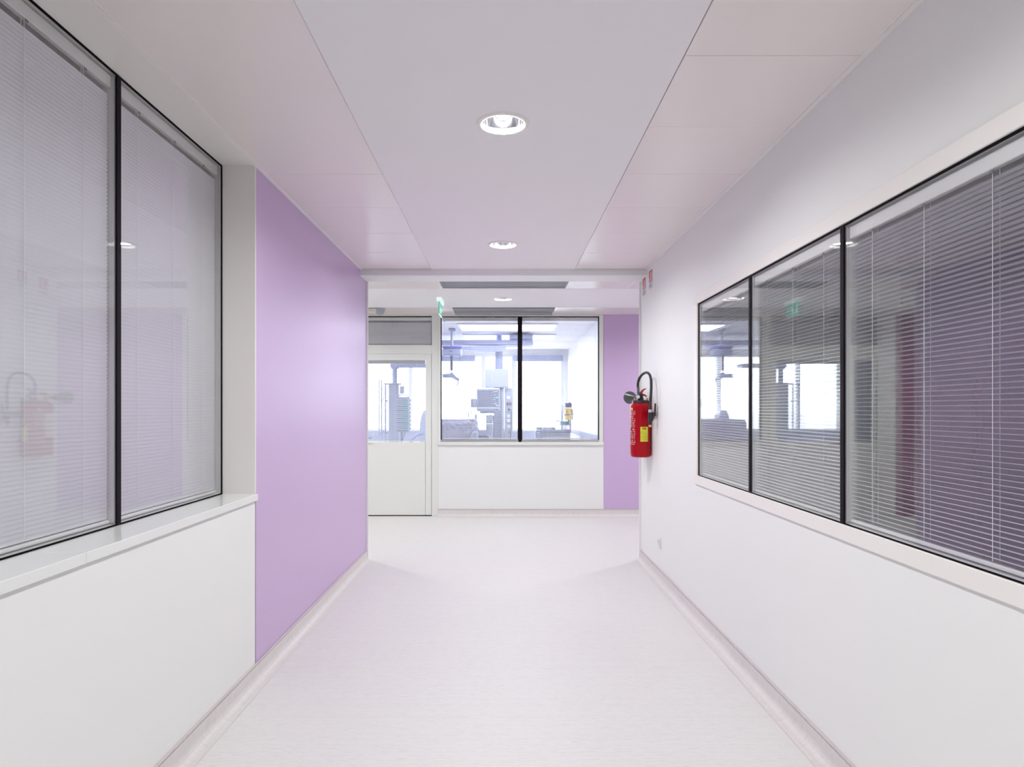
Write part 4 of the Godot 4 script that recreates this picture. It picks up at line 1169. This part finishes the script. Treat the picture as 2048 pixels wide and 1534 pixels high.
func pump_tower() -> void:
	var d := 9.4
	var t := thing("service_pendant", "pale lilac pendant tower with vertical rails behind the glazed door", "pendant", Vector3.ZERO, "ceiling service pendants")
	obj("tower", box_px(MB.new(), 777, 797.5, 766, 890, d, 0.18, 0.008), M.equipment_white, t)
	obj("column", MB.new().rod(at(789.5, 766, d + 0.1), Vector3(at(789.5, 0, d + 0.1).x, CEIL, -d - 0.1), 0.034, -1, 20), M.equipment_lilac, t)
	obj("swing_arm", box_px(MB.new(), 780, 872, 727, 734.5, d + 0.02, 0.18, 0.01), M.equipment_lilac, t)
	obj("arm_joint", MB.new().lathe([Vector2(0.05, 0.0), Vector2(0.06, 0.02), Vector2(0.06, 0.05)], 20, Transform3D(Basis(), at(789.5, 738, d + 0.1))), M.equipment_lilac, t)
	obj("top_bracket", box_px(MB.new(), 768, 802, 766.5, 769, d - 0.02, 0.06, 0.002), M.equipment_grey, t)
	for q in [[758.4, 758.0, 873.0, 0.006], [763.2, 760.0, 877.0, 0.009], [771.0, 768.0, 892.0, 0.010]]:
		obj("rail", MB.new().rod(at(q[0], q[1], d - 0.06), at(q[0], q[2], d - 0.06), q[3]), M.equipment_lilac, t)
	for y in [802.0, 866.5]:
		var cl := obj("rail_clamp", MB.new().rod(at(757, y, d - 0.06), at(774, y, d - 0.06), 0.006), M.equipment_grey, t)
		obj("clamp_knob", MB.new().rod(at(772.5, y, d - 0.06), at(775, y, d - 0.06), 0.012).rod(at(766, y - 5, d - 0.06), at(768.2, y - 5, d - 0.06), 0.008), M.cart_grey, cl)
	# infusion pump stack: one rack with eight pumps
	d = 9.15
	var s := thing("infusion_pump_rack", "rack of eight stacked infusion pumps with teal displays behind the door", "pump rack", Vector3.ZERO)
	obj("back_plate", box_px(MB.new(), 795, 818.5, 794, 864, d + 0.03, 0.05, 0.006), M.equipment_white, s)
	obj("top_box", box_px(MB.new(), 799.5, 808, 772, 787, d + 0.06, 0.06, 0.008), M.equipment_white, s)
	obj("handle", MB.new().tube([at(794.5, 793.5, d), at(799, 790, d), at(804, 788.5, d), at(809, 789.2, d), at(814, 791, d), at(817, 794, d)], 0.006, 8), M.equipment_grey, s)
	for i in 8:
		var y := 797.3 + i * 8.05
		var p := obj("pump", box_px(MB.new(), 792.7, 817.6, y, y + 7.0, d - 0.03, 0.06, 0.004), M.pump_face, s)
		obj("display", box_px(MB.new(), 804.5, 815.8, y + 1.6, y + 4.8, d - 0.033, 0.006, 0.0), M.screen_teal, p)
		obj("keypad", box_px(MB.new(), 795, 803.6, y + 2.0, y + 4.4, d - 0.033, 0.006, 0.0), M.equipment_lilac, p)
		obj("pump_gap", box_px(MB.new(), 792.7, 817.2, y + 7.0, y + 7.9, d - 0.022, 0.04, 0.0), M.black_plastic, p)
		obj("side_clip", box_px(MB.new(), 817.6, 821.6, y + 0.6, y + 6.4, d - 0.0, 0.05, 0.006), M.equipment_white, p)
	obj("stand_pole", MB.new().rod(at(803, 862, d + 0.06), Vector3(at(803, 0, d + 0.06).x, 0.02, -d - 0.06), 0.014), M.equipment_grey, s)
	obj("stand_base", MB.new().lathe([Vector2(0.26, 0.0), Vector2(0.26, 0.015), Vector2(0.03, 0.05)], 5, Transform3D(Basis(), Vector3(at(803, 0, d + 0.06).x, 0.0, -d - 0.06))), M.cart_grey, s)
	obj("power_cable", MB.new().tube([at(811, 862, d), at(809, 868, d), at(806, 876, d), at(803.5, 884, d), at(803, 892, d)], 0.004, 6), M.black_rubber, s)
	# reclining chair at the edge of the door's pane
	var c := thing("treatment_chair", "white padded treatment chair beside the glazed door's edge", "chair", Vector3(-1.31, 0, -11.0))
	obj("backrest", MB.new().prism([Vector2(-0.08, 0.62), Vector2(-0.085, 1.08), Vector2(-0.055, 1.22), Vector2(-0.02, 1.30), Vector2(0.05, 1.31), Vector2(0.16, 1.22), Vector2(0.16, 0.62)], Vector3(0, 0, -0.25), Vector3(0, 0, 0.10), Vector3.RIGHT, Vector3.UP), M.equipment_white, c)
	obj("seat", MB.new().box(Vector3(0.04, 0.58, 0.02), Vector3(0.5, 0.12, 0.5), 0.03), M.equipment_white, c)
	obj("armrest", MB.new().tube([Vector3(-0.2, 0.62, 0.1), Vector3(-0.19, 0.82, 0.14), Vector3(-0.10, 0.90, 0.16), Vector3(0.02, 0.93, 0.16)], 0.022, 10), M.equipment_lilac, c)
	for q in [[-1, -1], [1, -1], [-1, 1], [1, 1]]:
		obj("leg", MB.new().rod(Vector3(0.04 + q[0] * 0.2, 0.0, 0.02 + q[1] * 0.2), Vector3(0.04 + q[0] * 0.18, 0.54, 0.02 + q[1] * 0.18), 0.016), M.steel, c)

func _ready() -> void:
	rng.seed = 1
	camera_and_sky()
	materials()
	downlight(0.0, -1.27, "recessed downlight in the corridor ceiling behind the viewer")
	downlight(0.0, 0.73, "recessed downlight in the corridor ceiling above the viewer")
	downlight(0.0, 2.73, "large bright recessed downlight in the middle of the corridor ceiling")
	downlight(0.0, 4.725, "recessed downlight in the corridor ceiling just before the beam")
	downlight(0.0, 7.03, "recessed downlight between the two grey grilles in the hall ceiling")
	downlight(-2.4, 7.03, "recessed downlight in the hall ceiling round the lilac wall's corner")
	downlight(2.4, 7.03, "recessed downlight in the hall ceiling round the extinguisher corner")
	downlight(-4.8, 7.03, "recessed downlight at the left end of the hall ceiling")
	downlight(4.8, 7.03, "recessed downlight at the right end of the hall ceiling")
	panel_light(-0.60, 0.72, 9.05, 9.78, "bright square light panel in the treatment room nearest the glass")
	panel_light(-0.60, 0.80, 10.35, 10.90, "bright light panel in the treatment room behind the service rail")
	panel_light(-3.4, -2.0, 9.05, 9.78, "bright light panel in the treatment room behind the glazed door")
	setting()
	windows()
	door_unit()
	extinguishers()
	fittings()
	treatment_room()
